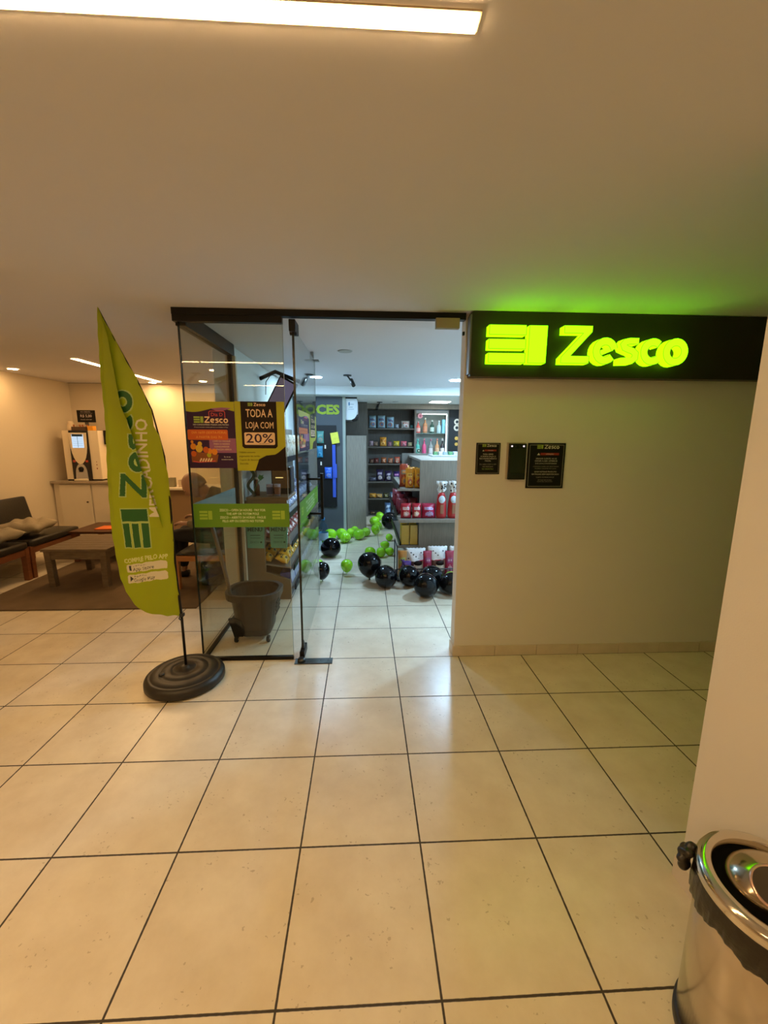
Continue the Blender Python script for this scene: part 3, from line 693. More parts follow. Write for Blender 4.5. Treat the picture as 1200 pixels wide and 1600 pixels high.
# ================================================================ LOUNGE
rug_m = mat('brown woven rug', (.16,.105,.06), .95, var=.35, vscale=5, bump=.6, bscale=220)
bm = B(); box(bm, -3.50, -1.50, 3.57, 5.76, .0005, .012, bev=.004)
single('rug', bm, rug_m, 'large flat brown rug under the lounge coffee table', 'rug', (-2.5,4.8,0))
# coffee table of weathered slats
t = thing('coffee_table', 'low weathered grey wooden coffee table on brown rug behind the flag', 'table', (-2.87,4.42,.012))
bm = B()
for i in range(7): box(bm, -3.19, -2.55, 4.10+i*.094, 4.10+i*.094+.09, .385, .41, bev=.003)
obj('table_top', bm, oldwood_m, t)
bm = B(); box(bm, -3.16,-2.58,4.12,4.14,.30,.385); box(bm, -3.16,-2.58,4.72,4.74,.30,.385); box(bm, -3.16,-3.14,4.14,4.72,.30,.385); box(bm, -2.60,-2.58,4.14,4.72,.30,.385); obj('apron', bm, oldwood_m, t)
for x in (-3.17,-2.63):
    for y in (4.11,4.69):
        bm = B(); vs = box(bm, x, x+.06, y, y+.06, .012, .384, bev=.003)
        for v in bm.verts:
            if v.co.z < .05: v.co.x += (.012 if x < -3 else -.012); v.co.y += (.010 if y < 4.3 else -.010)
        obj('leg', bm, oldwood_m, t)
# second dark table behind with an orange booklet
t = thing('side_table', 'low dark wooden side table behind the weathered coffee table', 'table', (-3.15,5.25,.012))
bm = B(); box(bm, -3.52,-2.75,4.98,5.55,.36,.39,bev=.004); obj('table_top', bm, mat('dark brown stained wood', (.085,.035,.016), .4, var=.3, vscale=12), t)
for x in (-3.50,-2.81):
    for y in (5.0,5.49): bm = B(); box(bm, x,x+.05,y,y+.05,.012,.36); obj('leg', bm, redwood_m, t)
bm = B(); box(bm, -3.28,-2.98,5.08,5.28,.391,.402,bev=.002); single('booklet', bm, mat('orange red booklet cover', (.78,.17,.03), .5), 'orange red booklet lying on the dark side table behind flag', 'booklet', (-3.13,5.18,.391))
# two wooden lounge benches along the left wall
def bench(label, y0, y1, back):
    t = thing('lounge_bench', label, 'bench', (-3.9,(y0+y1)/2,0), 'low wooden lounge benches along the left wall')
    bm = B()
    for x in (-3.58,-4.16): box(bm, x, x+.03, y0+.02, y1-.02, .27, .335, bev=.004)
    for y in (y0+.02, y1-.05): box(bm, -4.14,-3.56, y, y+.03, .27, .33, bev=.004)
    obj('seat_frame', bm, redwood_m, t)
    for x in (-3.60,-4.17):
        for y in (y0, y1-.05):
            bm = B(); box(bm, x, x+.055, y, y+.05, 0, .35, bev=.005); obj('leg', bm, redwood_m, t)
    bm = B(); box(bm, -4.15,-3.54, y0+.01, y1-.01, .335, .415, bev=.025)
    for v in bm.verts:
        if v.co.z > .38: v.co.z += .012*math.sin((v.co.y-y0)*4)
    obj('seat_cushion', bm, leath_m, t, smooth=True)
    if back:
        bm = B(); box(bm, -.035,.035, y0+.04, y1-.04, 0,.38, bev=.028, M=Matrix.Translation((-4.06,0,.42)) @ Matrix.Rotation(math.radians(-12),4,'Y')); obj('back_cushion', bm, leath_m, t, smooth=True)
        for y in (y0+.12, y1-.15): bm = B(); box(bm, -4.17,-4.14, y, y+.04, .33, .72, bev=.004); obj('back_post', bm, redwood_m, t)
bench('dark cushioned wooden lounge bench against left wall, farther of the two', 4.44, 5.22, True)
bench('dark cushioned wooden lounge bench at left photo edge, nearer of the two', 3.60, 4.42, True)
def pillow(label, x, y, z, rz, w, d, h, tilt=0):
    bm = B(); n = 18; g = {}
    for s in (1,-1):
        for i in range(n+1):
            for j in range(n+1):
                u, v = i/n*2-1, j/n*2-1; e = (1-abs(u)**4)*(1-abs(v)**4)
                if s < 0 and (i in (0,n) or j in (0,n)): g[(s,i,j)] = g[(1,i,j)]; continue
                wr = .014*math.sin(u*9+v*5)*e+.010*math.sin(v*15-u*8+2*math.sin(u*4))*e
                pin = 1-.10*(abs(v)**2)*(1-abs(u))
                g[(s,i,j)] = bm.verts.new((u*w/2*(1-.08*(1-v*v)), v*d/2*(1-.08*(1-u*u)), s*h/2*e**.5+wr))
        for i in range(n):
            for j in range(n):
                f = [g[(s,i,j)], g[(s,i+1,j)], g[(s,i+1,j+1)], g[(s,i,j+1)]]
                try: bm.faces.new(f if s > 0 else f[::-1])
                except Exception: pass
    bmesh.ops.transform(bm, matrix=Matrix.Translation((x,y,z)) @ Matrix.Rotation(rz,4,'Z') @ Matrix.Rotation(tilt,4,'X'), verts=bm.verts)
    single('throw_pillow', bm, mat('beige linen', (.34,.28,.19), .9, var=.1, bump=.3, bscale=120), label, 'pillow', (x,y,z-h/2), 'beige pillows on the lounge benches', smooth=True)
pillow('beige throw pillow lying across the seam of the two benches', -3.74, 4.68, .526, .2, .42, .46, .13)
pillow('beige throw pillow at the left photo edge on the near bench', -3.72, 4.17, .526, -.1, .42, .42, .13)

# corner cabinet + worktop
cab_m = mat('cream cabinet laminate', (.74,.66,.52), .45, var=.03)
t = thing('corner_cabinet', 'cream cupboard under stone top in the lounge corner', 'cabinet', (-3.7,6.05,0))
bm = B(); box(bm, -4.235,-3.15,5.84,6.38,.0,.875); obj('body', bm, cab_m, t)
bm = B(); box(bm, -4.15,-3.74,5.818,5.838,.06,.86,bev=.003); d = obj('door', bm, cab_m, t)
bm = B(); lathe(bm, [(.012,5.80),(.009,5.818)], (-3.79,0,.62), 12, 'Y'); obj('knob', bm, mat('dark knob', (.06,.04,.03), .4), d)
bm = B(); box(bm, -3.72,-3.17,5.822,5.838,.06,.86,bev=.003); d = obj('door', bm, cab_m, t)
bm = B(); box(bm, -4.245,-3.12,5.79,6.385,.876,.905,bev=.004); obj('stone_top', bm, mat('beige stone top', (.38,.31,.22), .35, var=.2, vscale=40), t)
# coffee machine
cx0, cx1, cyf, cyb, cz0, cz1 = -4.07,-3.60,5.86,6.30,.905,1.585
t = thing('coffee_machine', 'cream and black coffee vending machine with small lit screen', 'coffee machine', (-3.83,6.08,cz0))
mc_m = mat('cream machine plastic', (.80,.68,.50), .35)
bm = B(); box(bm, cx0, cx0+.10, cyf+.02, cyb, cz0+.02, cz1, bev=.006); obj('side_panel', bm, mc_m, t)
bm = B(); box(bm, cx1-.13, cx1, cyf+.02, cyb, cz0+.02, cz1, bev=.006); obj('side_panel', bm, mc_m, t)
bm = B(); box(bm, cx0+.10, cx1-.13, cyf, cyb-.01, cz0+.0, cz1+.0, bev=.004); box(bm, cx0+.01, cx1-.01, cyf+.02, cyb, cz0, cz0+.02); obj('front_body', bm, mat('black machine front', (.015,.011,.01), .25), t)
S = Sheet((cx0+.10, cyf, cz0), (1,0,0), (0,0,1))
bm = B(); w_ = cx1-.13-cx0-.10
P = [(.008,.65),(w_-.008,.65),(w_-.012,.53)]+[(w_/2+(w_/2-.012)*math.cos(a), .53-.30*math.sin(a)) for a in [PI/12*i for i in range(1,12)]]+[(.012,.53)]
prism(bm, [(cx0+.10+x, cyf-.012, cz0+y) for x, y in P], (0,.012,0)); sh = obj('shield_panel', bm, mc_m, t)
bm = B(); box(bm, cx0+.10+.045, cx1-.13-.045, cyf-.0145, cyf-.012, cz0+.45, cz0+.63); scn = obj('screen', bm, emitter('bluish white screen', (.62,.8,1), 1.0), t)
S2 = Sheet((cx0+.10, cyf-.015, cz0), (1,0,0), (0,0,1)); S2.rect('k', .05, w_-.05, .60, .63, .0005)
for i in range(1,2): S2.rect('b', w_/2-.003, w_/2+.003, .455, .60, .0006)
for i in range(5): S2.rect('g', .055, w_-.055, .475+.025*i, .478+.025*i, .0005)
S2.done(scn, {'k':'title_bar','b':'screen_line','g':'screen_line'}, {'k':mat('blue black title', (.01,.05,.12), .4),'b':mat('blue line',(.1,.3,.6),.4),'g':mat('grey blue line',(.35,.45,.55),.4)})
for x in (cx0+.10+.02, cx1-.13-.055):
    bm = B(); box(bm, x, x+.035, cyf-.006, cyf, cz0+.255, cz0+.285, bev=.004); obj('button', bm, mat('red button', (.5,.06,.03), .4), t)
bm = B(); P = [(w_/2+.075*math.cos(a)*(1), .10+.14*math.sin(a)) for a in [PI/12*i for i in range(0,13)]]+[(w_/2-.08,.03),(w_/2+.08,.03)]
prism(bm, [(cx0+.10+x, cyf-.010, cz0+y) for x, y in P], (0,.010,0)); obj('cup_niche', bm, mat('silver niche', (.55,.53,.52), .25, metal=.7), t)
bm = B(); lathe(bm, [(.026,cyf-.03),(.032,cyf-.010)], (cx0+.10+w_/2,0,cz0+.165), 16, 'Y'); box(bm, cx0+.10+w_/2-.02, cx0+.10+w_/2+.02, cyf-.028, cyf-.01, cz0+.125, cz0+.15); obj('spout', bm, black_m, t)
bm = B(); box(bm, cx0+.10+w_/2-.085, cx0+.10+w_/2+.085, cyf-.05, cyf-.008, cz0+.005, cz0+.03, bev=.006); obj('drip_tray', bm, mc_m, t)
S3 = Sheet((cx1-.13, cyf+.0195, cz0), (1,0,0), (0,0,1))
for y, r_ in ((.26,.008),(.22,.010),(.17,.012)): S3.disc('r', .075, y, r_*.6, .0008, ry=r_)
S3.done(t, {'r':'sticker'}, {'r':mat('dark red sticker', (.25,.04,.02), .5)})
# on top of it
t = thing('price_sign', 'small black R$ 5,00 price sign standing on coffee machine', 'sign', (-3.86,6.08,cz1))
bm = B(); box(bm, -3.985,-3.74,6.10,6.108,1.70,1.865,bev=.001); obj('board', bm, board_m, t)
S = Sheet((-3.985,6.10,1.70), (1,0,0), (0,0,1)); S.text('t','NO CRÉDITO',.12,.135,.022,wmax=.16); S.text('t','R$ 5,00',.122,.07,.05,bold=.02,wmax=.19); S.text('t','PAGUE COM APP',.12,.03,.02,wmax=.18); S.rect('t',.04,.21,.12,.122)
S.done(t, {'t':'lettering'}, {'t':mat('pinkish white print', (.6,.48,.42), .5)})
bm = B(); box(bm, -3.89,-3.84,6.10,6.106,cz1+.001,1.70); box(bm, -3.93,-3.80,6.06,6.14,cz1+.001,cz1+.008); obj('stand', bm, darkpl_m, t)
bm = B(); lathe(bm, [(.045,cz1+.001),(.042,cz1+.02),(.040,cz1+.05),(.038,cz1+.051),(.036,cz1+.09),(.035,cz1+.091),(.030,cz1+.125)], (-4.0,5.97,0), 24)
single('paper_cups', bm, mat('beige paper cup', (.7,.55,.38), .6), 'stack of upside down paper cups on coffee machine left side', 'cups', (-4.0,5.97,cz1+.001))
t = thing('condiment_box', 'brown open box of sugar sachets between cups and orange box', 'box', (-3.86,5.95,cz1+.001))
bm = B(); box(bm, -3.95,-3.76,5.90,6.02,cz1+.001,cz1+.05,bev=.003); obj('tray', bm, mat('brown tray', (.10,.05,.025), .5), t)
for i in range(9): bm = B(); box(bm, -.01,.01,-.004,.004,0,.05, M=Matrix.Translation((-3.94+.02*i,5.95+.01*(i%3),cz1+.03)) @ Matrix.Rotation(random.uniform(-.4,.4),4,'Y')); obj('sachet', bm, mat('sachet paper', (.55,.42,.28), .6) if i % 2 else mat('reddish sachet', (.45,.15,.06), .6), t)
bm = B(); box(bm, -3.74,-3.67,5.90,5.98,cz1+.001,cz1+.062,bev=.004); single('tea_box', bm, mat('orange carton', (.75,.32,.02), .5), 'small orange tea box on right corner of coffee machine', 'box', (-3.7,5.94,cz1+.001))
t = thing('card_terminal', 'dark card payment box with blue screen right of coffee machine', 'payment terminal', (-3.56,6.1,1.40))
bm = B(); box(bm, -3.598,-3.52,6.0,6.06,1.40,1.59,bev=.004); obj('case', bm, black_m, t)
bm = B(); box(bm, -3.55,-3.515,5.99,6.0,1.44,1.55,bev=.002); obj('screen', bm, emitter('blue screen', (.08,.12,.6), .8), t)
# desk along the back wall
t = thing('wall_desk', 'cream desk board with brown front along the lounge back wall', 'desk', (-2.2,6.1,0))
bm = B(); box(bm, -3.02,-1.27,5.96,6.384,.765,.795,bev=.003); obj('desk_top', bm, cab_m, t)
bm = B(); box(bm, -3.0,-1.27,6.02,6.04,0,.764); obj('front_panel', bm, mat('tan desk panel', (.30,.19,.10), .6), t)
bm = B(); box(bm, -2.80,-2.72,6.05,6.13,.797,.93,bev=.003); single('napkin_holder', bm, mat('olive grey carton', (.24,.22,.13), .6), 'small grey carton standing on the wall desk beside the flag', 'box', (-2.76,6.09,.797))
bm = B(); box(bm, -2.66,-2.60,6.05,6.11,.797,.90,bev=.003); single('napkin_holder', bm, mat('beige carton', (.5,.4,.28), .6), 'small beige carton on the wall desk near the man', 'box', (-2.63,6.08,.797))
bm = B()
box(bm, -2.04,-1.94,6.33,6.395,.80,1.75)
single('stone_strip', bm, mat('brown stone cladding', (.14,.07,.05), .8, var=.7, vscale=16, bump=.5, bscale=20), 'narrow brown stone strip on lounge wall behind the seated man', 'wall cladding', (-1.99,6.36,.8))

# ---- armchair and seated man
t = thing('wooden_armchair', 'orange wooden chair with dark seat under the bald man', 'chair', (-1.6,4.3,.012))
bm = B(); box(bm, -1.88,-1.31,4.02,4.58,.30,.35,bev=.006); obj('seat_frame', bm, orwood_m, t)
bm = B(); box(bm, -1.86,-1.33,4.05,4.55,.351,.375,bev=.010); obj('seat_cushion', bm, leath_m, t, smooth=True)
for x, y in ((-1.88,4.02),(-1.88,4.53),(-1.36,4.02),(-1.36,4.53)):
    bm = B(); box(bm, x, x+.05, y, y+.05, .012, .30, bev=.006); obj('leg', bm, orwood_m, t)
for y in (4.05, 4.50):
    bm = B(); box(bm, -.012,.012, y, y+.04, 0, .48, bev=.004, M=Matrix.Translation((-1.268,0,.31))); obj('back_post', bm, orwood_m, t)
bm = B(); box(bm, -.009,.009,4.06,4.53,.10,.46, bev=.004, M=Matrix.Translation((-1.264,0,.38))); obj('backrest', bm, leath_m, t)

def skin(name, nodes, edges, m, parent, sub=2, loc=(0,0,0)):
    """nodes: (point, (rx, ry)); the first one is the root"""
    me = bpy.data.meshes.new(name); me.from_pydata([Vector(p)-Vector(loc) for p, r in nodes], edges, [])
    o = bpy.data.objects.new(name, me); COL.objects.link(o); o.parent = parent
    s = o.modifiers.new('skin', 'SKIN'); s.use_smooth_shade = True; s.branch_smoothing = .3
    ly = me.skin_vertices[0].data
    for i, (p, r) in enumerate(nodes):
        ly[i].radius = r if hasattr(r, '__len__') else (r, r); ly[i].use_root = (i == 0)
    u = o.modifiers.new('sub', 'SUBSURF'); u.levels = sub; u.render_levels = sub
    me.materials.append(m)
    return o
PL = (-1.55,4.3,.012)
man = thing('person', 'bald older man in olive jacket sitting bent forward behind the glass', 'person', PL)
skin_m = mat('skin', (.44,.25,.16), .5, var=.06)
jack_m = mat('olive brown jacket', (.17,.145,.095), .85, var=.15, bump=.3, bscale=60); trou_m = mat('black trousers', (.012,.011,.012), .8, bump=.2)
def chain(pts, start=0): return [(start+i, start+i+1) for i in range(len(pts)-1)]
# body: one continuous surface (pelvis root, spine, neck, arms, legs)
Np = [((-1.44,4.30,.535),(.11,.14)), ((-1.42,4.30,.68),(.11,.14)), ((-1.46,4.30,.82),(.11,.15)), ((-1.51,4.30,.92),(.11,.15)), ((-1.60,4.30,.965),(.055,.055)), ((-1.66,4.30,.985),(.052,.055))]
Ep = chain(Np)
def add(frm, pts):
    global Np, Ep
    i = len(Np); Ep.append((frm, i)); Np += pts; Ep += chain(pts, i)
    return len(Np)-1
hands = []
for s, tip in ((-1, (-1.83,4.14,.66)), (1, (-1.80,4.33,.70))):
    y = 4.30+.17*s
    add(3, [((-1.50,y,.90),.055), ((-1.50,y+.03*s,.78),.045), ((-1.50,y+.02*s,.66),.038), ((-1.66,(y+tip[1])/2,.655),.033), ((tip[0]+.045,tip[1],tip[2]),.024), (tip,.027)])
    hands.append(len(Np)-1)
for s in (-1, 1):
    y = 4.30+.10*s
    add(0, [((-1.44,y,.52),.085), ((-1.66,y+.02*s,.525),.072), ((-1.93,y+.03*s,.54),.054), ((-1.965,y+.03*s,.32),.046), ((-1.95,y+.03*s,.10),.034), ((-1.96,y+.03*s,.055),.030), ((-2.05,y+.04*s,.04),.022)])
# fingers
for s, h in zip((-1,1), hands):
    hp = Vector(Np[h][0])
    for k, (dy, ln) in enumerate(((-.026,.036),(-.009,.042),(.009,.040),(.025,.032))):
        add(h, [((hp.x-.030,hp.y+dy,hp.z+.004),.0085), ((hp.x-.030-ln*.6,hp.y+dy,hp.z-.004),.008), ((hp.x-.028-ln*.8,hp.y+dy*.9,hp.z-.030),.007)])
    add(h, [((hp.x-.005,hp.y+.030*(-s),hp.z+.012),.009), ((hp.x-.035,hp.y+.036*(-s),hp.z+.010),.008)])
body = skin('body', Np, Ep, skin_m, man, 1, PL)
# head with face, joined at the neck
bm = B()
vs = ell(bm, (0,0,0), (.098,.078,.112), 48)
for v in bm.verts:
    x, y, z = v.co   # face towards -x, up +z
    if z < -.02: v.co.y *= 1-.35*min(1, (-z-.02)/.09); v.co.x = x*(1-.12*min(1,(-z-.02)/.09)) - .012*min(1,(-z-.02)/.09)
    if x > 0 and z < 0: v.co.x *= 1-.25*(-z/.11)
    fr = max(0, -x/.098)**2
    v.co.x += -.006*fr*math.exp(-((z-.02)/.014)**2)                      # brow
    v.co.x += .010*fr*math.exp(-((z+.002)/.014)**2)*math.exp(-((abs(y)-.03)/.014)**2)  # eye sockets
    v.co.x += -.026*fr*math.exp(-((z+.024)/.020)**2)*math.exp(-(y/.012)**2)     # nose
    v.co.x += -.006*fr*math.exp(-((z+.060)/.010)**2)*math.exp(-(y/.024)**2)    # lips
    v.co.x += -.008*fr*math.exp(-((z+.092)/.014)**2)                     # chin
for s in (-1,1): ell(bm, (.012,.078*s,-.005), (.020,.009,.032), 12)
lathe(bm, [(.048,-.17),(.05,-.10),(.052,-.06)], (.03,0,0), 24, cap=False)
Mh = Matrix.Translation((-1.725,4.28,1.03)) @ Matrix.Rotation(math.radians(-38),4,'Y') @ Matrix.Scale(1.18,4)
bmesh.ops.transform(bm, matrix=Mh, verts=bm.verts); head = obj('head', bm, skin_m, man, smooth=True)
bm = B()
for s in (-1,1): ell(bm, Mh @ Vector((-.079,.03*s,-.001)), .011, 12)
obj('eye', bm, mat('dark eye', (.05,.035,.03), .2), head)
# thin grey fringe of hair round the back of the head
bm = B()
vs = ell(bm, (.004,0,-.005), (.0985,.0790,.100), 32)
bmesh.ops.delete(bm, geom=[v for v in bm.verts if v.co.z > .045 or v.co.z < -.05 or v.co.x < -.01], context='VERTS')
bmesh.ops.transform(bm, matrix=Mh, verts=bm.verts); hr = obj('hair', bm, mat('short grey hair', (.36,.26,.19), .85, var=.35, vscale=140), head, smooth=True)
# jacket
J = [((-1.45,4.30,.59),(.11,.16)), ((-1.445,4.30,.70),(.125,.18)), ((-1.465,4.30,.845),(.155,.205)), ((-1.51,4.30,.945),(.14,.19)), ((-1.585,4.30,.965),(.075,.085))]
JE = chain(J)
for s, tip in ((-1, (-1.83,4.14,.66)), (1, (-1.80,4.33,.70))):
    y = 4.30+.17*s; i = len(J); JE.append((3, i))
    q = [((-1.50,y,.90),.078), ((-1.50,y+.03*s,.78),.064), ((-1.50,y+.02*s,.665),.058), ((-1.64,(y+tip[1])/2,.655),.050), ((tip[0]+.06,tip[1],tip[2]),.040)]
    J += q; JE += chain(q, i)
skin('jacket', J, JE, jack_m, man, 2, PL)
T_ = [((-1.44,4.30,.525),(.11,.15))]; TE = []
for s in (-1,1):
    y = 4.30+.10*s; i = len(T_); TE.append((0, i))
    q = [((-1.48,y,.52),.095), ((-1.67,y+.02*s,.53),.088), ((-1.93,y+.03*s,.54),.072), ((-1.965,y+.03*s,.32),.060), ((-1.95,y+.03*s,.11),.050)]
    T_ += q; TE += chain(q, i)
skin('trousers', T_, TE, trou_m, man, 2, PL)
for s in (-1,1):
    y = 4.30+.13*s; bm = B(); box(bm, -2.13,-1.905,y-.04,y+.045,.013,.085,bev=.028)
    for v in bm.verts:
        if v.co.x < -2.02 and v.co.z > .05: v.co.z -= .025
    obj('shoe', bm, mat('black shoe', (.012,.010,.010), .35), man, smooth=True)
bm = B(); box(bm, -1.66,-1.46,4.10,4.34,.0125,.27,bev=.03); 
t = thing('backpack', 'dark bag standing on the rug under the man\'s chair', 'bag', (-1.56,4.22,.0125)); obj('body', bm, trou_m, t, smooth=True)
bm = B(); tube(bm, arc3 := [(-1.60,4.09,.20),(-1.60,4.06,.25),(-1.56,4.05,.28),(-1.52,4.06,.25),(-1.52,4.09,.20)], .008, 6); obj('strap', bm, leath_m, t)
bm = B(); box(bm, -1.625,-1.585,4.093,4.099,.225,.24); obj('tag', bm, whit_m, t)

# ================================================================ STORE, LEFT SIDE
def pouch_bm(w, d, h, seed=0, puff=1.0, crimp=.06):
    """upright pillow bag with crimped top and bottom, faces -y, origin bottom centre; slot 1 = front label, 2 = band"""
    rnd = random.Random(seed); bm = B(); nx_, nz2 = 12, 16; g = {}
    ph = rnd.uniform(0,6); px_ = rnd.uniform(-.08,.08); sl_ = rnd.uniform(-1.5,1.5)
    for s in (-1, 1):
        for i in range(nx_+1):
            for j in range(nz2+1):
                u, v = i/nx_*2-1, j/nz2
                e = max(0, 1-abs(u)**2.6)*max(0, math.sin(PI*min(1,max(0,(v-crimp*.4)/(1-crimp*1.2)))))**.5
                if s > 0 and (i in (0, nx_) or j in (0, nz2)): g[(s,i,j)] = g[(-1,i,j)]; continue
                zz = (.004*(1 if i % 2 else -1) if j == nz2 else 0)
                g[(s,i,j)] = bm.verts.new((u*w/2*(1-.05*math.sin(PI*v)), s*d/2*e*puff*(1+.12*math.sin(ph+u*4+v*7)), v*h+zz))
        for i in range(nx_):
            for j in range(nz2):
                q = [g[(s,i,j)], g[(s,i+1,j)], g[(s,i+1,j+1)], g[(s,i,j+1)]]
                try: f = bm.faces.new(q if s < 0 else q[::-1])
                except Exception: continue
                f.smooth = True
                if s < 0:
                    U, W_ = (i+.5)/nx_-.5, (j+.5)/nz2
                    if ((U-px_)/.30)**2+((W_-.30)/.17)**2 < 1: f.material_index = 1
                    if ((U-px_*1.5)/.16)**2+((W_-.28)/.08)**2 < 1: f.material_index = 2
                    if .56 < W_+.10*U*sl_ < .74 and abs(U) < .36: f.material_index = 2
                    if .62 < W_+.10*U*sl_ < .68 and abs(U) < .27 and i % 3: f.material_index = 1
    return bm
FOIL = {}
def foil(c):
    if c not in FOIL: FOIL[c] = mat('foil pack %d' % len(FOIL), c, .28, bump=.25, bscale=40, coat=.3, var=.12, vscale=30)
    return FOIL[c]
def box_bm(w, d, h): 
    bm = B(); box(bm, -w/2, w/2, -d/2, d/2, 0, h, bev=min(w,h)*.04)
    for f in bm.faces:
        if f.normal.y < -.9 or (f.calc_center_median().y < -d*.49): f.material_index = 1
    return bm
def product(name, label, cat, kind, size, cols, loc, rz=0, tiltx=0, group=None, seed=0):
    bm = pouch_bm(*size, seed=seed) if kind == 'bag' else box_bm(*size)
    o = obj(name, bm, [foil(c) for c in cols]); o.location = loc; o.rotation_euler = (tiltx, 0, rz)
    return tag(o, label, cat, group)

# left gondola: sloped shelves facing the aisle (+x)
GX0, GX1, GY0, GY1 = -1.085, -.66, 3.76, 6.30
t = thing('shelving_unit', 'long grey shelving unit along the store left wall, full of snacks', 'shelf', (-.9,5.0,0))
bm = B(); prism(bm, [(GX0,GY0,0),(-.69,GY0,0),(-.69,GY0,.12),(-.70,GY0,.19),(-.92,GY0,.27),(-.92,GY0,.5),(-.88,GY0,.945),(GX0,GY0,.945)], (0,.03,0)); obj('side_panel', bm, mat('brown shelving end', (.20,.135,.075), .5, var=.15), t)
bm = B(); box(bm, GX0, GX0+.02, GY0+.42, GY1, 0, 1.62); obj('back_panel', bm, gwood_m, t)
bm = B(); box(bm, GX0, -.70, GY0+.02, GY1, .0, .09); obj('plinth', bm, darkpl_m, t)
SH = [(.10,-.66),(.29,-.67),(.52,-.68),(.78,-.70),(1.28,-.76)]
for z, xf in SH:
    bm = B(); prism(bm, [(GX0+.02,GY0+.03,z+.06),(xf,GY0+.03,z),(xf,GY0+.03,z+.012),(GX0+.02,GY0+.03,z+.072)], (0,GY1-GY0-.03,0)); obj('shelf', bm, gwood_m, t)
    bm = B(); prism(bm, [(xf,GY0+.02,z-.01),(xf+.012,GY0+.02,z-.01),(xf+.018,GY0+.02,z+.045),(xf+.010,GY0+.02,z+.045)], (0,GY1-GY0-.02,0)); obj('shelf_lip', bm, black_m, t)
ROWS = [((.07,.10,.40),(.5,.5,.6),(.25,.08,.3),'blue chocolate bar box','bottom'), ((.72,.36,.02),(.8,.55,.1),(.05,.04,.03),'yellow snack bag','second'),
        ((.30,.06,.04),(.62,.5,.42),(.5,.3,.25),'red and cream snack bag','third'), ((.30,.32,.42),(.65,.66,.72),(.12,.12,.25),'grey blue snack bag','fourth'), ((.55,.48,.36),(.7,.65,.55),(.35,.25,.15),'silver foil bag','top')]
for r, ((z, xf), (c0, c1, c2, nm, sh)) in enumerate(zip(SH, ROWS)):
    n = (11, 12, 13, 13, 8)[r]; hgt = (.11,.13,.15,.14,.24)[r]
    for i in range(n):
        y = GY0+.14+(GY1-GY0-.24)*(i+.0)/n
        for k in range(2):
            if (r == 4 and (i < 2 or k)) or (r == 3 and i < 2): continue
            if r in (0,) and k: continue
            lab = '%s, %s from front, %s row, %s shelf of left unit' % (nm, nth(i), 'aisle' if k == 0 else 'wall', sh)
            x = xf-(.075 if r == 0 else .06)-.15*k
            zz = z+.014+(xf-x)/(xf-GX0)*.06
            o = product('snack_box' if r == 0 else 'snack_bag', lab, 'box' if r == 0 else 'snack bag', 'bag' if r else 'box', ((GY1-GY0-.24)/n*.92, .07 if r else .10, hgt), (c0,c1,c2), (x, y, zz+.012), PI/2, -math.radians((8,64,60,54,14)[r]), '%ss on the %s shelf of the left unit' % (nm, sh), seed=i+9*r)
            q = Matrix.Translation(o.location) @ o.rotation_euler.to_matrix().to_4x4(); W_ = [q @ v.co for v in o.data.vertices]
            dx_ = min(0, xf-.006-max(v.x for v in W_)); dx_ += max(0, GX0+.026-min(v.x+dx_ for v in W_))
            o.location.x += dx_; o.location.z += max(z+.0155+(xf-v.x-dx_)/(xf-GX0-.02)*.06-v.z for v in W_)
# hot snack counter board at its near end, with what stands on it
t = thing('counter_board', 'brown wooden counter board on the near end of left shelving', 'counter', (-.88,3.95,.93))
bm = B(); box(bm, -1.06,-.685,3.735,4.16,.952,.980,bev=.004); box(bm, -1.055,-.70,3.737,3.757,.87,.951); obj('board', bm, mat('brown wood board', (.24,.15,.08), .5, var=.3, vscale=10, stretch=(1,8,8)), t)
t = thing('snack_warmer', 'dark glass fronted snack warmer on the wooden counter board', 'food warmer', (-.74,4.04,.981))
bm = B(); box(bm, -.875,-.69,3.93,4.15,.982,1.24,bev=.02); obj('case', bm, mat('dark brown case', (.03,.018,.01), .25), t)
bm = B(); box(bm, -.86,-.705,3.925,3.931,1.04,1.21); obj('window', bm, mat('amber window', (.20,.10,.035), .15, var=.6, vscale=25), t)
bm = B(); box(bm, -.83,-.76,3.923,3.926,1.135,1.143); obj('light_bar', bm, emitter('amber bar light', (1,.8,.3), 1.2), t)
for i, x in enumerate((-.865,-.795)):
    t = thing('straw_cup', 'blue and white %s cup standing left of the snack warmer' % ('left' if i == 0 else 'right'), 'cup', (x,3.82,.981), 'patterned cups on the counter board')
    bm = B(); lathe(bm, [(.024,.982),(.030,1.088),(.031,1.09)], (x,3.82,0), 20); obj('cup', bm, mat('lilac white cup', (.45,.42,.55), .4), t)
    bm = B(); lathe(bm, [(.0252,1.0),(.0290,1.065)], (x,3.82,0), 20, cap=False)
    for v in bm.verts: v.co.x = x+(v.co.x-x)*1.04; v.co.y = 3.82+(v.co.y-3.82)*1.04
    obj('cup_band', bm, mat('dark blue cup band', (.04,.05,.15), .4) if i == 0 else mat('brown cup band', (.22,.08,.04), .4), t)
t = thing('sauce_bottle', 'brown bottle on the counter board under the curly leaf ribbon', 'bottle', (-.985,3.84,.981))
bm = B(); lathe(bm, [(.026,.982),(.026,1.07),(.012,1.10),(.012,1.13)], (-.985,3.84,0), 20); obj('body', bm, mat('brown glass bottle', (.16,.05,.02), .2), t)
bm = B(); lathe(bm, [(.013,1.131),(.013,1.15)], (-.985,3.84,0), 16); obj('cap', bm, mat('cream cap', (.6,.5,.4), .4), t)
t = thing('wavy_sign', 'curly dark green ribbon sign with leaf beside the brown bottle', 'decoration', (-1.02,3.78,.981))
bm = B(); pr_ = strip([(-1.02-.028*math.sin((z-1.03)*32), z) for z in [.982+i*.008 for i in range(48)]], .026)
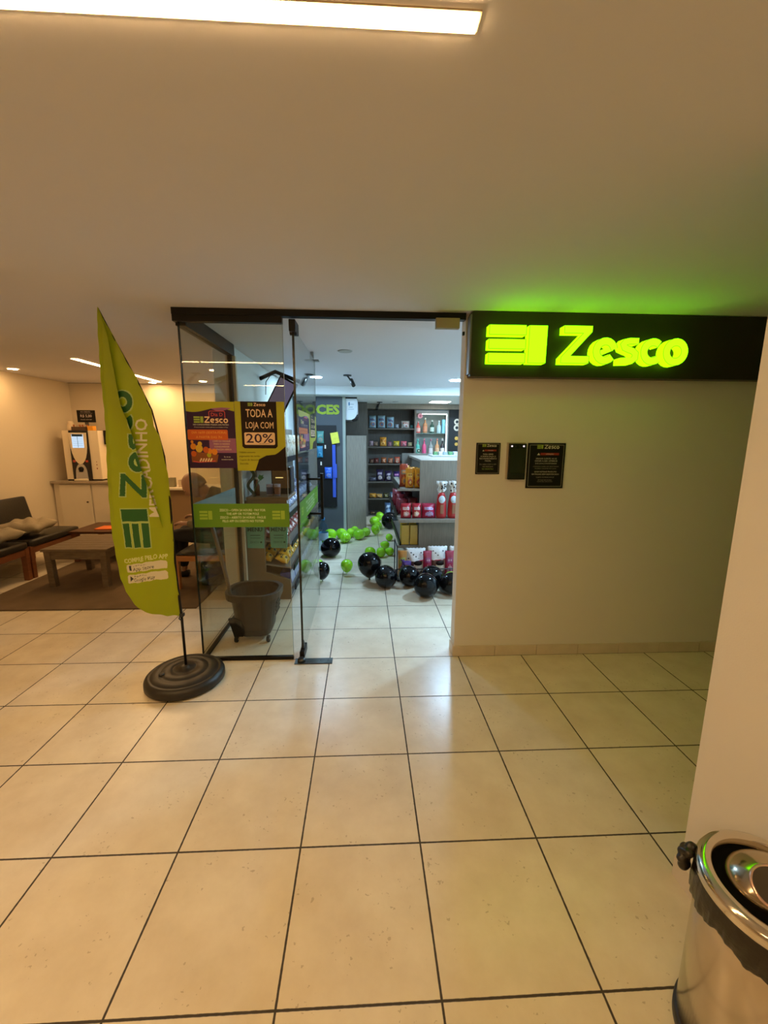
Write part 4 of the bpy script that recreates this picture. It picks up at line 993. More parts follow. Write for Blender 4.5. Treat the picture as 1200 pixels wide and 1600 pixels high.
for p in pr_: prism(bm, [(x,3.78,z) for x, z in p], (0,.004,0))
obj('ribbon', bm, mat('dark green plastic', (.015,.05,.03), .4), t)
bm = B(); prism(bm, [(-.93+.03*x,3.785,1.155+.03*z) for x, z in ((-1,-.2),(-.2,-1),(.9,-.1),(.5,.3),(.9,.8),(0,.5),(-.4,.9))], (0,.004,0)); tube(bm, [(-.93,3.787,1.15),(-.97,3.787,1.09),(-1.0,3.787,1.02)], .003, 6); obj('leaf', bm, mat('leaf green plastic', (.03,.20,.06), .4), t)
# two teal bags hung on the end panel
for i, x in enumerate((-1.075,-.865)):
    t = thing('teal_bag', 'teal printed paper bag hanging on shelving end, %s of the two' % ('left' if i == 0 else 'right'), 'bag', (x+.085,3.725,.51), 'teal bags below the counter board')
    bm = B(); prism(bm, [(x+.012,3.722,.515),(x+.155,3.722,.51),(x+.172,3.722,.80),(x,3.722,.80)], (0,.022,0)); obj('bag', bm, mat('teal paper', (.13,.40,.30), .6), t)
    S = Sheet((x,3.722,.51), (1,0,0), (0,0,1))
    for j in range(4): S.text('k', 'MENU'[j], .035+.033*j, .16, .05, .0008, bold=.03)
    S.rect('k', .04,.13,.12,.126,.0008); S.rect('k', .04,.13,.095,.099,.0008); S.text('k','ZESCO',.075,.05,.026,.0008); S.disc('k',.135,.058,.009,.0008)
    S.done(t, {'k':'lettering'}, {'k':mat('dark teal ink', (.01,.07,.06), .5)})
    bm = B(); tube(bm, [(x+.05,3.728,.80),(x+.055,3.728,.87),(x+.085,3.728,.90),(x+.115,3.728,.87),(x+.12,3.728,.80)], .003, 6); obj('handle', bm, darkpl_m, t)

# rolling shopping basket
t = thing('shopping_basket', 'dark grey rolling shopping basket standing behind the fixed glass', 'basket', (-.83,3.03,0))
bk_m = mat('dark taupe basket plastic', (.030,.021,.014), .45, var=.08)
bm = B(); 
def rr_ring(w, d, z, r, n=6, x=-.83, y=3.03): 
    P = []
    for sx, sy_, a in ((1,-1,270),(1,1,0),(-1,1,90),(-1,-1,180)): P += [(x+sx*(w/2-r)+r*math.cos(math.radians(a+90*i/n)), y+sy_*(d/2-r)+r*math.sin(math.radians(a+90*i/n)), z) for i in range(n+1)]
    return P
def loft(bm, rings, cap0=True, cap1=False):
    R_ = [[bm.verts.new(p) for p in r] for r in rings]; n = len(R_[0])
    for a, b in zip(R_, R_[1:]):
        for k in range(n): bm.faces.new((a[k], a[(k+1) % n], b[(k+1) % n], b[k]))
    if cap0: bm.faces.new(R_[0][::-1])
    if cap1: bm.faces.new(R_[-1])
loft(bm, [rr_ring(.23,.21,.045,.07), rr_ring(.275,.245,.10,.09), rr_ring(.34,.30,.36,.12), rr_ring(.335,.295,.36,.12), rr_ring(.27,.24,.10,.09), rr_ring(.24,.21,.06,.07)], True, True); obj('tub', bm, bk_m, t)
bm = B(); loft(bm, [rr_ring(.345,.305,.335,.12), rr_ring(.40,.355,.338,.14), rr_ring(.41,.365,.385,.15), rr_ring(.40,.355,.388,.14), rr_ring(.345,.305,.386,.12)], False); obj('rim', bm, bk_m, t, smooth=False)
bm = B()
for z in (.20,.23,.26,.29): box(bm, -.668+(z-.2)*.12,-.662+(z-.2)*.12,2.96,3.10,z,z+.014)
obj('side_slots', bm, black_m, t)
bm = B(); P = [(-.955+.075*math.sin(a)*1.0, .06+.17*math.cos(a*.5)) for a in [PI/10*i for i in range(11)]]
prism(bm, [(-.960,2.895,.06),(-.895,2.895,.06),(-.885,2.885,.13),(-.90,2.878,.19),(-.94,2.868,.215),(-.985,2.862,.215)], (0,.02,0)); obj('wheel_arch', bm, black_m, t)
for x in (-.955,-.72):
    bm = B(); lathe(bm, [(.022,x-.012),(.026,x-.008),(.026,x+.008),(.022,x+.012)], (0,2.93,.027), 20, 'X'); w0 = obj('wheel', bm, rubber_m, t)
    bm = B(); lathe(bm, [(.008,x-.015),(.008,x+.015)], (0,2.93,.027), 12, 'X'); obj('hub', bm, chrome_m, w0)
bm = B(); tube(bm, [(-.975,2.93,.34),(-1.0,2.91,.55),(-1.035,2.87,.80),(-1.06,2.84,.97)], .014, 8); obj('pull_handle', bm, mat('grey brown plastic bar', (.16,.13,.10), .4), t)
bm = B(); tube(bm, [(-1.075,2.79,.985),(-1.06,2.84,.985),(-1.045,2.89,.985)], .015, 8); obj('hand_grip', bm, blackpl_m, t)

# wall screen on an arm
t = thing('wall_monitor', 'tilted monitor with lilac picture hung from black arm under store ceiling', 'screen', (-1.09,4.6,1.9))
Mt = Matrix.Translation((-.90,4.5,1.86)) @ Matrix.Rotation(math.radians(28),4,'Y')
bm = B(); box(bm, -.10,.10,0,.03,-.20,.27,bev=.006,M=Mt); obj('case', bm, black_m, t)
bm = B(); box(bm, -.085,.085,-.003,.0,-.18,.25,M=Mt); obj('screen', bm, emitter('lilac screen', (.34,.30,.46), .30), t)
bm = B(); tube(bm, [(-1.099,4.62,2.12),(-.93,4.60,2.19),(-.67,4.50,2.08)], .022, 6); obj('arm', bm, black_m, t)
bm = B(); tube(bm, [(-1.03,4.55,1.95),(-1.02,4.54,2.08),(-.96,4.52,2.15),(-.90,4.5,2.13)], .004, 6); obj('cable', bm, black_m, t)

# ================================================================ DOCES WALL
dk_m = mat('slate grey panel', (.075,.085,.095), .6)
t = thing('doces_panel', 'slate grey wall panel with lime DOCES lettering in the store', 'wall panel', (-.72,6.7,0))
bm = B(); box(bm, -1.09,-.335,6.66,6.73,0,2.135); obj('panel', bm, dk_m, t)
S = Sheet((-1.09,6.66,0), (1,0,0), (0,0,1)); P, wd = text_polys('DOCES', 1, .045)
bm = B()
for p in P: prism(bm, [(-1.07+x*.69/wd, 6.648, 1.875+y*.19) for x, y in p], (0,.0115,0))
obj('lettering', bm, mat('lime sign letters', (.33,.44,.01), .5), t)
bm = B(); box(bm, -.335,-.29,6.66,6.73,0,2.135); obj('edge_strip', bm, mat('pale green grey edge', (.35,.38,.33), .5), t)
t = thing('display_board', 'tall black hanging display board on the slate panel', 'display board', (-.59,6.66,.41))
bm = B(); box(bm, -.745,-.435,6.63,6.658,.41,1.70,bev=.003); obj('board', bm, mat('black display board', (.006,.006,.007), .5), t)
for x, z in ((-.62,1.34),(-.69,1.08)): bm = B(); box(bm, x,x+.022,6.622,6.63,z,z+.055); obj('price_tag', bm, whit_m, t)
def hang(nm, label, c, x0, x1, z0, z1, kind='bag', rz=0):
    bm = pouch_bm(x1-x0, .05, z1-z0, seed=len(label)); o = obj(nm, bm, [foil(q) for q in c]); o.location = ((x0+x1)/2, 6.60, z0); o.rotation_euler = (0, rz, 0); tag(o, label, 'snack bag')
hang('candy_bag', 'teal candy bag hanging highest on the black display board', ((.08,.25,.22),(.35,.25,.2),(.1,.35,.3)), -.735,-.625,1.42,1.61)
hang('candy_bag', 'blue candy bag hanging below the teal one on black board', ((.03,.22,.38),(.1,.35,.5),(.03,.15,.3)), -.74,-.645,1.20,1.38)
hang('candy_bag', 'bright blue candy bag hanging low beside the blue strip', ((.03,.12,.65),(.25,.3,.5),(.05,.2,.8)), -.625,-.508,.87,1.05)
bm = B(); box(bm, -.06,.06,-.004,.004,-.085,.085, M=Matrix.Translation((-.455,6.60,1.505)) @ Matrix.Rotation(math.radians(-10),4,'Y')); o = single('price_card', bm, mat('yellow card', (.75,.70,.08), .5, var=.25, vscale=20), 'yellow and white price card hanging at board right edge', 'card', (-.455,6.60,1.42))
bm = B(); box(bm, -.50,-.45,6.612,6.620,.57,1.40); box(bm, -.49,-.43,6.60,6.608,.88,1.10); single('clip_strip', bm, mat('blue plastic strip', (.05,.11,.55), .4), 'long vertical blue clip strip on right edge of black board', 'hanging strip', (-.475,6.61,.57))
# cupboards right of it, air conditioner above
t = thing('tall_cupboard', 'grey wooden cupboard between the slate panel and back shelves', 'cabinet', (-.13,7.2,0))
bm = B(); box(bm, -.285,.035,6.72,7.95,0,1.545,bev=.002); obj('body', bm, gwood_m, t)
bm = B(); box(bm, -.28,.03,6.70,6.719,.01,1.54,bev=.002); obj('end_panel', bm, gwood_m, t)
bm = B(); box(bm, -.32,.055,7.6,7.95,1.55,2.135); obj('upper_panel', bm, gwoodd_m, t)
t = thing('air_conditioner', 'white wall air conditioner seen end on above grey cupboard', 'air conditioner', (-.2,6.9,1.78))
P = [(0,0),(.12,.0),(.17,.025),(.20,.07),(.215,.14),(.215,.30),(.19,.325),(0,.325)]
bm = B(); prism(bm, [(-.318+x,6.74,1.79+z) for x, z in P], (0,.82,0)); obj('case', bm, mat('cool white plastic', (.78,.82,.84), .4), t)
bm = B(); prism(bm, [(-.318+x,6.742,1.79+z) for x, z in ((.12,-.002),(.20,.02),(.222,.08),(.205,.08),(.17,.03))], (0,.80,0)); obj('air_vent', bm, blackpl_m, t)
S = Sheet((-.318,6.7398,1.79), (1,0,0), (0,0,1)); S.rect('b',.075,.095,.22,.27,.0008); S.rect('g',.10,.16,.235,.245,.0008); S.rect('g',.08,.14,.19,.20,.0008); S.rect('g',.07,.16,.16,.168,.0008)
S.done(t, {'b':'energy_label','g':'energy_label'}, {'b':mat('blue label',(.05,.2,.4),.5),'g':mat('grey label',(.4,.45,.5),.5)})
bm = B(); box(bm, -.33,-.315,6.7335,6.7395,1.78,2.138); box(bm, -.33,-.11,6.74,6.755,2.118,2.138); obj('bracket', bm, black_m, t)

# ================================================================ BACK SHELVES
t = thing('back_shelves', 'dark grey wooden snack shelves on the far store wall', 'shelf', (.53,8.2,0))
bm = B(); box(bm, .04,.075,7.96,8.395,0,2.044); obj('side_panel', bm, gwoodd_m, t)
bm = B(); box(bm, .955,.984,7.98,8.395,0,2.044); obj('side_panel', bm, gwoodd_m, t)
bm = B(); box(bm, .036,1.96,7.94,8.395,2.046,2.138); struct('trim_6', bm, gwood_m)
bm = B(); box(bm, .075,.955,8.36,8.39,0,2.045); obj('back_panel', bm, gwoodd_m, t)
BZ = [1.690,1.345,1.02,.675,.345,.015]
for z in BZ: bm = B(); box(bm, .075,.955,8.0,8.36,z-.02 if z > .1 else 0,z); obj('shelf_board', bm, gwoodd_m, t)
def X8(px): return .38+(px-600)*.01244
def row(z, items, sh):
    for i, (px, wpx, hpx, cols, kind, nm) in enumerate(items):
        wv, hv = wpx*.01244*.86, hpx*.01244
        product('snack_bag' if kind == 'bag' else 'snack_pack', '%s, %s from left on the %s back shelf' % (nm.replace('box','pack'), nth(i), sh), 'snack bag' if kind == 'bag' else 'snack pack', 'bag', (wv, .10, hv), tuple(cols)+((tuple(c*.45 for c in cols[1]),) if len(cols) == 2 else ()), (X8(px), 8.09, z+.006), random.uniform(-.08,.08), math.radians(-4) if kind == 'bag' else 0, 'packs on the %s back shelf' % sh, seed=int(px))
lb = ((.32,.50,.60),(.35,.16,.10),(.05,.12,.28))
row(BZ[0], [(582.3,13,19,lb,'bag','pale blue chips bag'),(596,14,19,lb,'bag','pale blue chips bag'),(610,13,17,lb,'bag','pale blue chips bag'),(620,7,6,((.4,.5,.6),(.5,.6,.7)),'box','small pale blue box'),(633,15,11,((.55,.52,.48),(.6,.65,.7),(.35,.1,.07)),'bag','white and brown chips bag'),(643,5,5,((.1,.3,.3),(.15,.35,.35)),'box','small teal box')], 'top')
row(BZ[1], [(580.5,7.5,8,((.5,.35,.42),(.6,.5,.5)),'box','pinkish white box'),(587.5,8,7,((.25,.18,.13),(.3,.22,.16)),'box','brown box'),(599,12,14,((.75,.33,.04),(.8,.5,.15),(.5,.15,.02)),'bag','orange snack bag'),(609,7,7,((.3,.12,.22),(.6,.4,.45)),'box','purple and pink box'),(619.5,11,8,((.72,.55,.03),(.75,.65,.2)),'box','yellow box'),(631,11,8,((.7,.14,.22),(.75,.4,.45)),'box','pink box'),(641,8,6,((.65,.55,.3),(.75,.7,.4)),'box','cream yellow box')], 'second')
dbx = ((.06,.02,.018),(.45,.26,.16))
row(BZ[2], [(581,8.5,7,dbx,'box','dark red box'),(588.5,9,8,((.10,.015,.012),(.35,.15,.12)),'box','dark crimson box'),(600,10,9,((.35,.1,.03),(.7,.35,.2)),'box','orange box'),(610.5,9,8,((.4,.12,.05),(.7,.4,.25)),'box','coral box'),(621,10,10,((.5,.1,.06),(.75,.5,.35)),'box','red and peach box'),(635,13,12,((.10,.09,.08),(.6,.45,.35),(.6,.58,.5)),'bag','white and brown cookie bag')], 'third')
dp = ((.035,.02,.06),(.55,.48,.42),(.3,.25,.4))
row(BZ[3], [(583,13,6,((.08,.08,.11),(.2,.2,.28)),'box','low charcoal box'),(594,13,18,dp,'bag','dark purple bag'),(607.5,13,16,dp,'bag','dark purple bag'),(620.5,12,15,((.05,.025,.12),(.5,.42,.4),(.5,.15,.45)),'bag','purple bag'),(632,9,10,dp,'bag','dark purple bag')], 'fourth')
row(BZ[4], [(583,12.5,7,((.65,.28,.03),(.8,.45,.12)),'box','orange tray box'),(593,12,6,((.6,.32,.08),(.7,.42,.15)),'box','orange tray box'),(604,11,8,((.05,.045,.02),(.35,.3,.12)),'box','olive black box'),(613.5,7,9,((.1,.18,.3),(.75,.78,.8)),'box','blue and white box')], 'fifth')
row(BZ[5], [(583,11,5,((.06,.04,.03),(.4,.25,.08)),'box','black and amber box'),(592,8,5,((.06,.04,.03),(.4,.3,.1)),'box','black and amber box'),(607,12,19,((.10,.16,.28),(.3,.45,.65),(.5,.6,.7)),'bag','blue bag'),(617,7,7,((.3,.33,.36),(.5,.52,.55)),'box','grey box')], 'lowest')

# ================================================================ LIT BOTTLE CASE
t = thing('bottle_case', 'lit glass fronted drinks case with bottles on the far wall', 'display case', (1.3,8.2,1.1))
bm = B(); box(bm, .985,1.62,8.36,8.39,1.15,1.98); obj('back_panel', bm, mat('pale grey green back', (.42,.45,.40), .6, var=.1), t)
bm = B(); box(bm, .985,.998,8.05,8.36,1.15,1.98); box(bm, 1.60,1.62,8.05,8.36,1.15,1.98); box(bm, .985,1.62,8.05,8.36,1.155,1.175); box(bm, .985,1.62,8.05,8.36,1.975,2.04); obj('frame', bm, mat('grey case frame', (.3,.32,.32), .4), t)
bm = B(); box(bm, 1.0,1.60,8.07,8.35,1.598,1.606); obj('glass_shelf', bm, mat('green edged glass shelf', (.25,.38,.36), .1), t)
led = emitter('cool white led line', (.85,1,.97), 6)
bm = B(); box(bm, 1.10,1.585,8.06,8.07,1.955,1.968); obj('led_line', bm, led, t)
bm = B(); box(bm, 1.575,1.59,8.06,8.07,1.19,1.955); obj('led_line', bm, led, t)
bm = B(); box(bm, .998,1.10,8.045,8.055,1.91,1.975); obj('corner_plate', bm, gwoodd_m, t)
bm = B(); box(bm, 1.622,1.95,8.02,8.39,1.1,2.04); bp_ = obj('black_side', bm, mat('black side panel', (.006,.006,.006), .4), t)
S = Sheet((0,8.02,0), (1,0,0), (0,0,1))
def ring(key, x, z, r, w): S.polys(key, strip(arc(x, z, r, 0, 342, 19), w, True), .001)
ring('w',1.775,1.82,.042,.03); ring('w',1.775,1.71,.045,.032); S.disc('o',1.775,1.51,.035); S.disc('o',1.775,1.40,.032); S.done(bp_, {'w':'decal','o':'decal'}, {'w':whit_m,'o':mat('amber decal',(.75,.45,.08),.5)})
def bottle(label, x, z, h, r, body, cap, lab=None, square=False):
    t = thing('liquor_bottle', label, 'bottle', (x,8.17,z), 'bottles in the lit case')
    bm = B()
    if square: box(bm, x-r,x+r,8.13,8.21,z,z+h,bev=.004); obj('box', bm, mat('bottle '+body[0], body[1], .3), t); return
    lathe(bm, [(r*.95,z),(r,z+.01),(r,z+h*.55),(r*.8,z+h*.63),(r*.36,z+h*.70),(r*.32,z+h*.86)], (x,8.17,0), 20); obj('body', bm, mat('bottle '+body[0], body[1], .12, coat=.5), t)
    bm = B(); lathe(bm, [(r*.38,z+h*.861),(r*.38,z+h)], (x,8.17,0), 16); obj('cap', bm, mat('cap '+cap[0], cap[1], .3), t)
    if lab: bm = B(); lathe(bm, [(r*1.03,z+h*.12),(r*1.03,z+h*.45)], (x,8.17,0), 20, cap=False); obj('paper_label', bm, mat('label '+lab[0], lab[1], .5), t)
Z1, Z2 = 1.607, 1.176
bottle('coral red bottle, leftmost on upper shelf of lit drinks case', 1.048, Z1, .22, .045, ('coral',(.75,.12,.10)), ('pink',(.8,.4,.4)), ('pale',(.8,.5,.45)))
bottle('orange patterned bottle, second from left on upper case shelf', 1.185, Z1, .29, .042, ('orange',(.65,.30,.14)), ('cream',(.75,.75,.6)), ('salmon',(.8,.35,.2)))
bottle('dark green bottle with pale label, middle of upper case shelf', 1.32, Z1, .25, .042, ('dark green',(.03,.10,.07)), ('pale',(.7,.75,.7)), ('mint',(.6,.78,.72)))
bottle('ice blue bottle, fourth on the upper shelf of drinks case', 1.455, Z1, .24, .044, ('ice',(.50,.70,.75)), ('ice',(.75,.85,.88)))
bottle('light blue bottle carton at right end of the upper case shelf', 1.54, Z1, .26, .030, ('light blue',(.20,.52,.72)), ('x',(1,1,1)), square=True)
bottle('turquoise bottle, leftmost on lower shelf of lit drinks case', 1.048, Z2, .32, .042, ('turquoise',(.08,.55,.45)), ('turquoise',(.15,.6,.52)), ('turq',(.25,.65,.55)))
bottle('hot pink bottle, second from left on lower case shelf', 1.175, Z2, .33, .042, ('hot pink',(.80,.10,.25)), ('rose',(.6,.2,.25)))
bottle('clear bottle with white label, middle of lower case shelf', 1.305, Z2, .32, .042, ('clear grey',(.40,.42,.42)), ('mauve',(.5,.2,.25)), ('white',(.75,.72,.72)))
bottle('peach orange bottle, fourth on the lower shelf of drinks case', 1.43, Z2, .33, .042, ('peach',(.80,.38,.18)), ('coral cap',(.7,.25,.2)), ('peach label',(.85,.5,.3)))
bottle('dark bottle with large white label, right on lower case shelf', 1.535, Z2, .33, .040, ('near black',(.02,.02,.03)), ('silver',(.6,.6,.6)), ('grey white',(.7,.72,.74)))
for x, z, r, c, l in ((1.07,1.925,.048,(.75,.35,.42),'round pink sticker on the upper left of the drinks case'),(1.055,1.27,.035,(.02,.05,.03),'round dark green sticker on lower left of the drinks case')):
    bm = B(); lathe(bm, [(r,8.035),(r,8.044)], (x,0,z), 24, 'Y'); t2 = thing('round_sticker', l, 'sticker', (x,8.04,z)); obj('disc', bm, mat('sticker %d' % int(c[0]*100), c, .4), t2)
    bm = B(); lathe(bm, [(r*.45,8.032),(r*.45,8.035)], (x,0,z), 20, 'Y'); obj('emblem', bm, mat('sticker emblem %d' % int(c[0]*100), (.45,.1,.18) if c[0] > .5 else (.65,.7,.5), .4), t2)

# ================================================================ RIGHT GONDOLA
t = thing('display_gondola', 'grey wooden display gondola with red bags right inside the doorway', 'shelf', (.8,5.2,0))
bm = B(); box(bm, .625,1.75,4.62,4.65,0,1.268,bev=.002); obj('end_panel', bm, gwood_m, t)
bm = B(); box(bm, .66,1.75,4.65,6.15,1.235,1.262); obj('top', bm, gwood_m, t)
bm = B(); box(bm, .70,.73,4.65,6.15,0,1.235); obj('core_panel', bm, gwoodd_m, t)
bm = B(); box(bm, .56,.95,6.13,6.16,0,1.29); obj('far_panel', bm, gwoodd_m, t)
for z, x0 in ((.945,.40),(.285,.42),(.62,.385)):
    bm = B(); box(bm, x0,.70,4.66,6.1,z-.02,z); obj('shelf_board', bm, gwood_m, t)
    bm = B(); box(bm, x0-.012,x0,4.64,6.1,z-.025,z+.04); obj('shelf_lip', bm, black_m, t)
bm = B(); box(bm, .372,1.72,4.36,4.62,.612,.645,bev=.002); obj('front_shelf', bm, gwood_m, t)
bm = B(); box(bm, .375,.625,4.62,4.66,.925,.948); obj('front_edge', bm, gwood_m, t)
bm = B(); box(bm, .375,.625,4.62,4.66,.262,.288); obj('front_edge', bm, gwood_m, t)
t = thing('display_tray', 'clear tray of small packs on top of the display gondola', 'tray', (1.2,5.8,1.263))
bm = B(); box(bm, .92,1.6,5.6,6.0,1.264,1.285,bev=.003); obj('tray', bm, mat('whitish tray', (.62,.68,.68), .2), t)
for i in range(9): bm = B(); box(bm, .95+.068*i,.95+.068*i+.05,5.65,5.75,1.286,1.33,bev=.003); obj('pack', bm, foil(((.12,.3,.12),(.6,.65,.65),(.3,.34,.36))[i % 3]), t)
# orange bags on the upper side shelf
oc = ((.75,.30,.02),(.45,.06,.02),(.8,.5,.08))
for i, (x, y, h, c, l) in enumerate(((.458,4.80,.27,((.40,.06,.02),(.75,.3,.05),(.3,.25,.2)),'tall dark red and orange bag'), (.520,4.72,.23,oc,'orange crisp bag'), (.622,4.72,.23,((.78,.36,.02),(.5,.05,.03),(.7,.45,.1)),'amber orange crisp bag'), (.5,5.0,.24,oc,'orange crisp bag'), (.6,5.0,.22,oc,'orange crisp bag'))):
    product('crisp_bag', '%s %s on upper side shelf of the right gondola' % (l, ('leftmost','at the middle','at the right','behind left','behind right')[i]), 'snack bag', 'bag', (.095,.07,h), c, (x,y,.947), 0, 0, 'orange crisp bags on the gondola upper shelf', seed=i)
# heap of dark red packs on the middle side shelf
k = 0
for i in range(7):
    for j in range(2):
        k += 1
        product('snack_bag', 'dark red bag, %s from front, %s file, middle side shelf of gondola' % (nth(i), 'aisle' if j == 0 else 'inner'), 'snack bag', 'bag', (.11,.06,.17+.015*(k % 3)), ((.22,.02,.03),(.45,.25,.25),(.10,.03,.06)) if k % 2 else ((.12,.015,.02),(.4,.3,.32),(.25,.03,.05)), (.45+.12*j,4.80+i*.17,.622), random.uniform(-.5,.5), math.radians(-8), 'dark red bags on the gondola side shelf', seed=k)
# red bags on the front shelf
rb = ((.42,.015,.03),(.55,.3,.25),(.62,.45,.45))
for i, (x, w_, h, c, l) in enumerate(((.455,.115,.165,rb,'red sweets bag, first from left on gondola front shelf'), (.575,.10,.165,((.42,.015,.03),(.7,.5,.35),(.7,.55,.55)),'red and cream sweets bag, second on gondola front shelf'), (.705,.155,.165,((.38,.01,.05),(.35,.25,.5),(.55,.4,.6)),'red and lilac sweets bag, third on gondola front shelf'), (1.10,.11,.165,rb,'red sweets bag at right edge of gondola front shelf'), (1.23,.11,.165,rb,'red sweets bag hidden partly behind the door wall'))):
    product('sweets_bag', l, 'snack bag', 'bag', (w_,.09,h), c, (x,4.45,.646), 0, math.radians(-5), 'red sweets bags on the gondola front shelf', seed=i+3)
for i, x in enumerate((.845,.975)):
    t = thing('gift_bag', 'tall red and white gift bag with ruffled top, %s of the two' % ('left' if i == 0 else 'right'), 'gift bag', (x,4.46,.646), 'tall red gift bags with cow print tops')
    bm = B(); lathe(bm, [(.052,.647),(.060,.68),(.056,.80),(.042,.90),(.030,.93)], (x,4.46,0), 20)
    for v in bm.verts: v.co.y = 4.46+(v.co.y-4.46)*.7
    obj('bag', bm, foil((.45,.02,.02)), t)
    bm = B(); ell(bm, (x,4.425,.855), (.036,.02,.042), 16); obj('oval_label', bm, mat('pale blue oval label', (.62,.70,.78), .4), t)
    bm = B(); box(bm, x-.018,x+.018,4.410,4.42,.70,.80,bev=.004); obj('picture', bm, mat('brown picture', (.30,.12,.06), .5), t)
    bm = B(); rnd = random.Random(i); rings = []
    for j, (r_, z) in enumerate(((.028,.93),(.046,.965),(.030,.99),(.05,1.02),(.052,1.05))):
        rings.append([(x+r_*(1+.28*math.sin(7*a+j*2+i))*math.cos(a), 4.46+.6*r_*(1+.28*math.sin(5*a+j))*math.sin(a), z+.008*math.sin(6*a+j)) for a in [2*PI*k/40 for k in range(40)]])
    loft(bm, rings, False, True); obj('ruffle', bm, mat('cow print plastic', (.72,.70,.66), .3, coat=.4), t, smooth=True)
    for k in range(6):
        a = rnd.uniform(-2.6,-.5); bm = B(); ell(bm, (x+.042*math.cos(a), 4.46+.032*math.sin(a), rnd.uniform(.95,1.04)), (.010,.006,.008), 8); obj('black_spot', bm, ink_m, t)
# yellow boxes on the low shelf
for i, (x, y) in enumerate(((.475,4.70),(.575,4.70),(.475,4.85),(.575,4.85))):
    product('cereal_box', 'yellow box on lowest gondola shelf, %s' % ('front left','front right','back left','back right')[i], 'box', 'box', (.088,.06,.23), ((.62,.38,.03),(.70,.45,.06)), (x,y,.289), 0, 0, 'yellow boxes on the gondola lowest shelf')
# wire crate with big bags on the floor
t = thing('floor_crate', 'black framed crate of big sweets bags before the gondola', 'crate', (.75,4.33,0))
fr_m = mat('black crate frame', (.012,.012,.015), .4); X0, X1, Y0, Y1 = .345,1.25,4.21,4.56
bm = B()
for p, q in (((X0,Y0,.02),(X0,Y0+.0,.385)),((X0,Y1,.02),(X0,Y1,.385)),((X1,Y0,.02),(X1,Y0,.385)),((X1,Y1,.02),(X1,Y1,.385)),((X0,Y0,.385),(X0,Y1,.385)),((X1,Y0,.385),(X1,Y1,.385)),((X0,Y0,.14),(X1,Y0,.14)),((X0,Y0,.02),(X1,Y0,.02)),((X0,Y0,.02),(X0,Y1,.02)),((X1,Y0,.02),(X1,Y1,.02)),((X0,Y1,.02),(X1,Y1,.02))): tube(bm, [p, q], .006, 6)
obj('frame', bm, fr_m, t)
bm = B(); box(bm, X0,X1,Y0,Y1,.004,.018); obj('base', bm, fr_m, t)
wb = ((.60,.55,.48),(.25,.12,.08),(.72,.70,.68))
for i, (x, w_, h, c, l) in enumerate(((.56,.22,.31,wb,'white and black big sweets bag, leftmost of three in crate'),(.80,.22,.33,wb,'white and black big sweets bag, middle of three in crate'),(1.04,.22,.33,wb,'white and black big sweets bag, rightmost of three in crate'))):
    t = thing('big_sweets_bag', l, 'snack bag', (x,4.37,.02), 'big white topped sweets bags in the floor crate')
    bm = pouch_bm(w_,.13,h,seed=i); bmesh.ops.translate(bm, vec=(x,4.37,.02), verts=bm.verts)
    for f in bm.faces:
        zc_ = f.calc_center_median().z-.02; f.material_index = 2 if zc_ > h*.58 else (1 if zc_ > h*.15 and abs(f.calc_center_median().x-x) < .07 else 0)
    obj('bag', bm, [foil((.52,.36,.22)), foil((.16,.07,.05)), foil((.80,.78,.76))], t)
    bm = B(); ell(bm, (x+.02,4.302,.13), (.05,.02,.06), 14); obj('picture', bm, mat('cream picture', (.72,.62,.5), .5), t)
    bm = B(); ell(bm, (x+.02,4.298,.175), (.045,.02,.03), 14); obj('picture_top', bm, ink_m, t)
    S = Sheet((x-.1,4.25,.02), (1,0,0), (0,0,1))
    bm = B(); tube(bm, [(x-.10,4.332,h*.60),(x,4.306,h*.63),(x+.10,4.332,h*.66)], .005, 6); obj('red_stripe', bm, mat('red stripe', (.5,.02,.05), .4), t)
    for k in range(7): bm = B(); ell(bm, (x-.08+.027*k, 4.318+.0035*abs(k-3), h*(.72+.07*((k*3) % 4))), (.008,.004,.007), 8); obj('black_spot', bm, ink_m, t)
for i, (x, y, h, c, l) in enumerate(((.41,4.31,.30,((.50,.22,.05),(.12,.04,.25),(.35,.4,.1)),'orange and purple bag'),(.45,4.255,.20,((.10,.05,.30),(.3,.2,.5),(.08,.04,.2)),'violet bag'),(.68,4.29,.30,((.35,.02,.06),(.5,.3,.3),(.3,.05,.15)),'crimson bag'),(.92,4.29,.30,((.35,.02,.06),(.5,.3,.3),(.3,.05,.15)),'dark crimson bag'))):
    product('small_sweets_bag', '%s %s in the floor crate' % (l, ('at far left','low at front left','between left and middle big bags','between middle and right big bags')[i]), 'snack bag', 'bag', (.10,.05,h), c, (x,y,.02), random.uniform(-.2,.2), 0, None, seed=i+40)

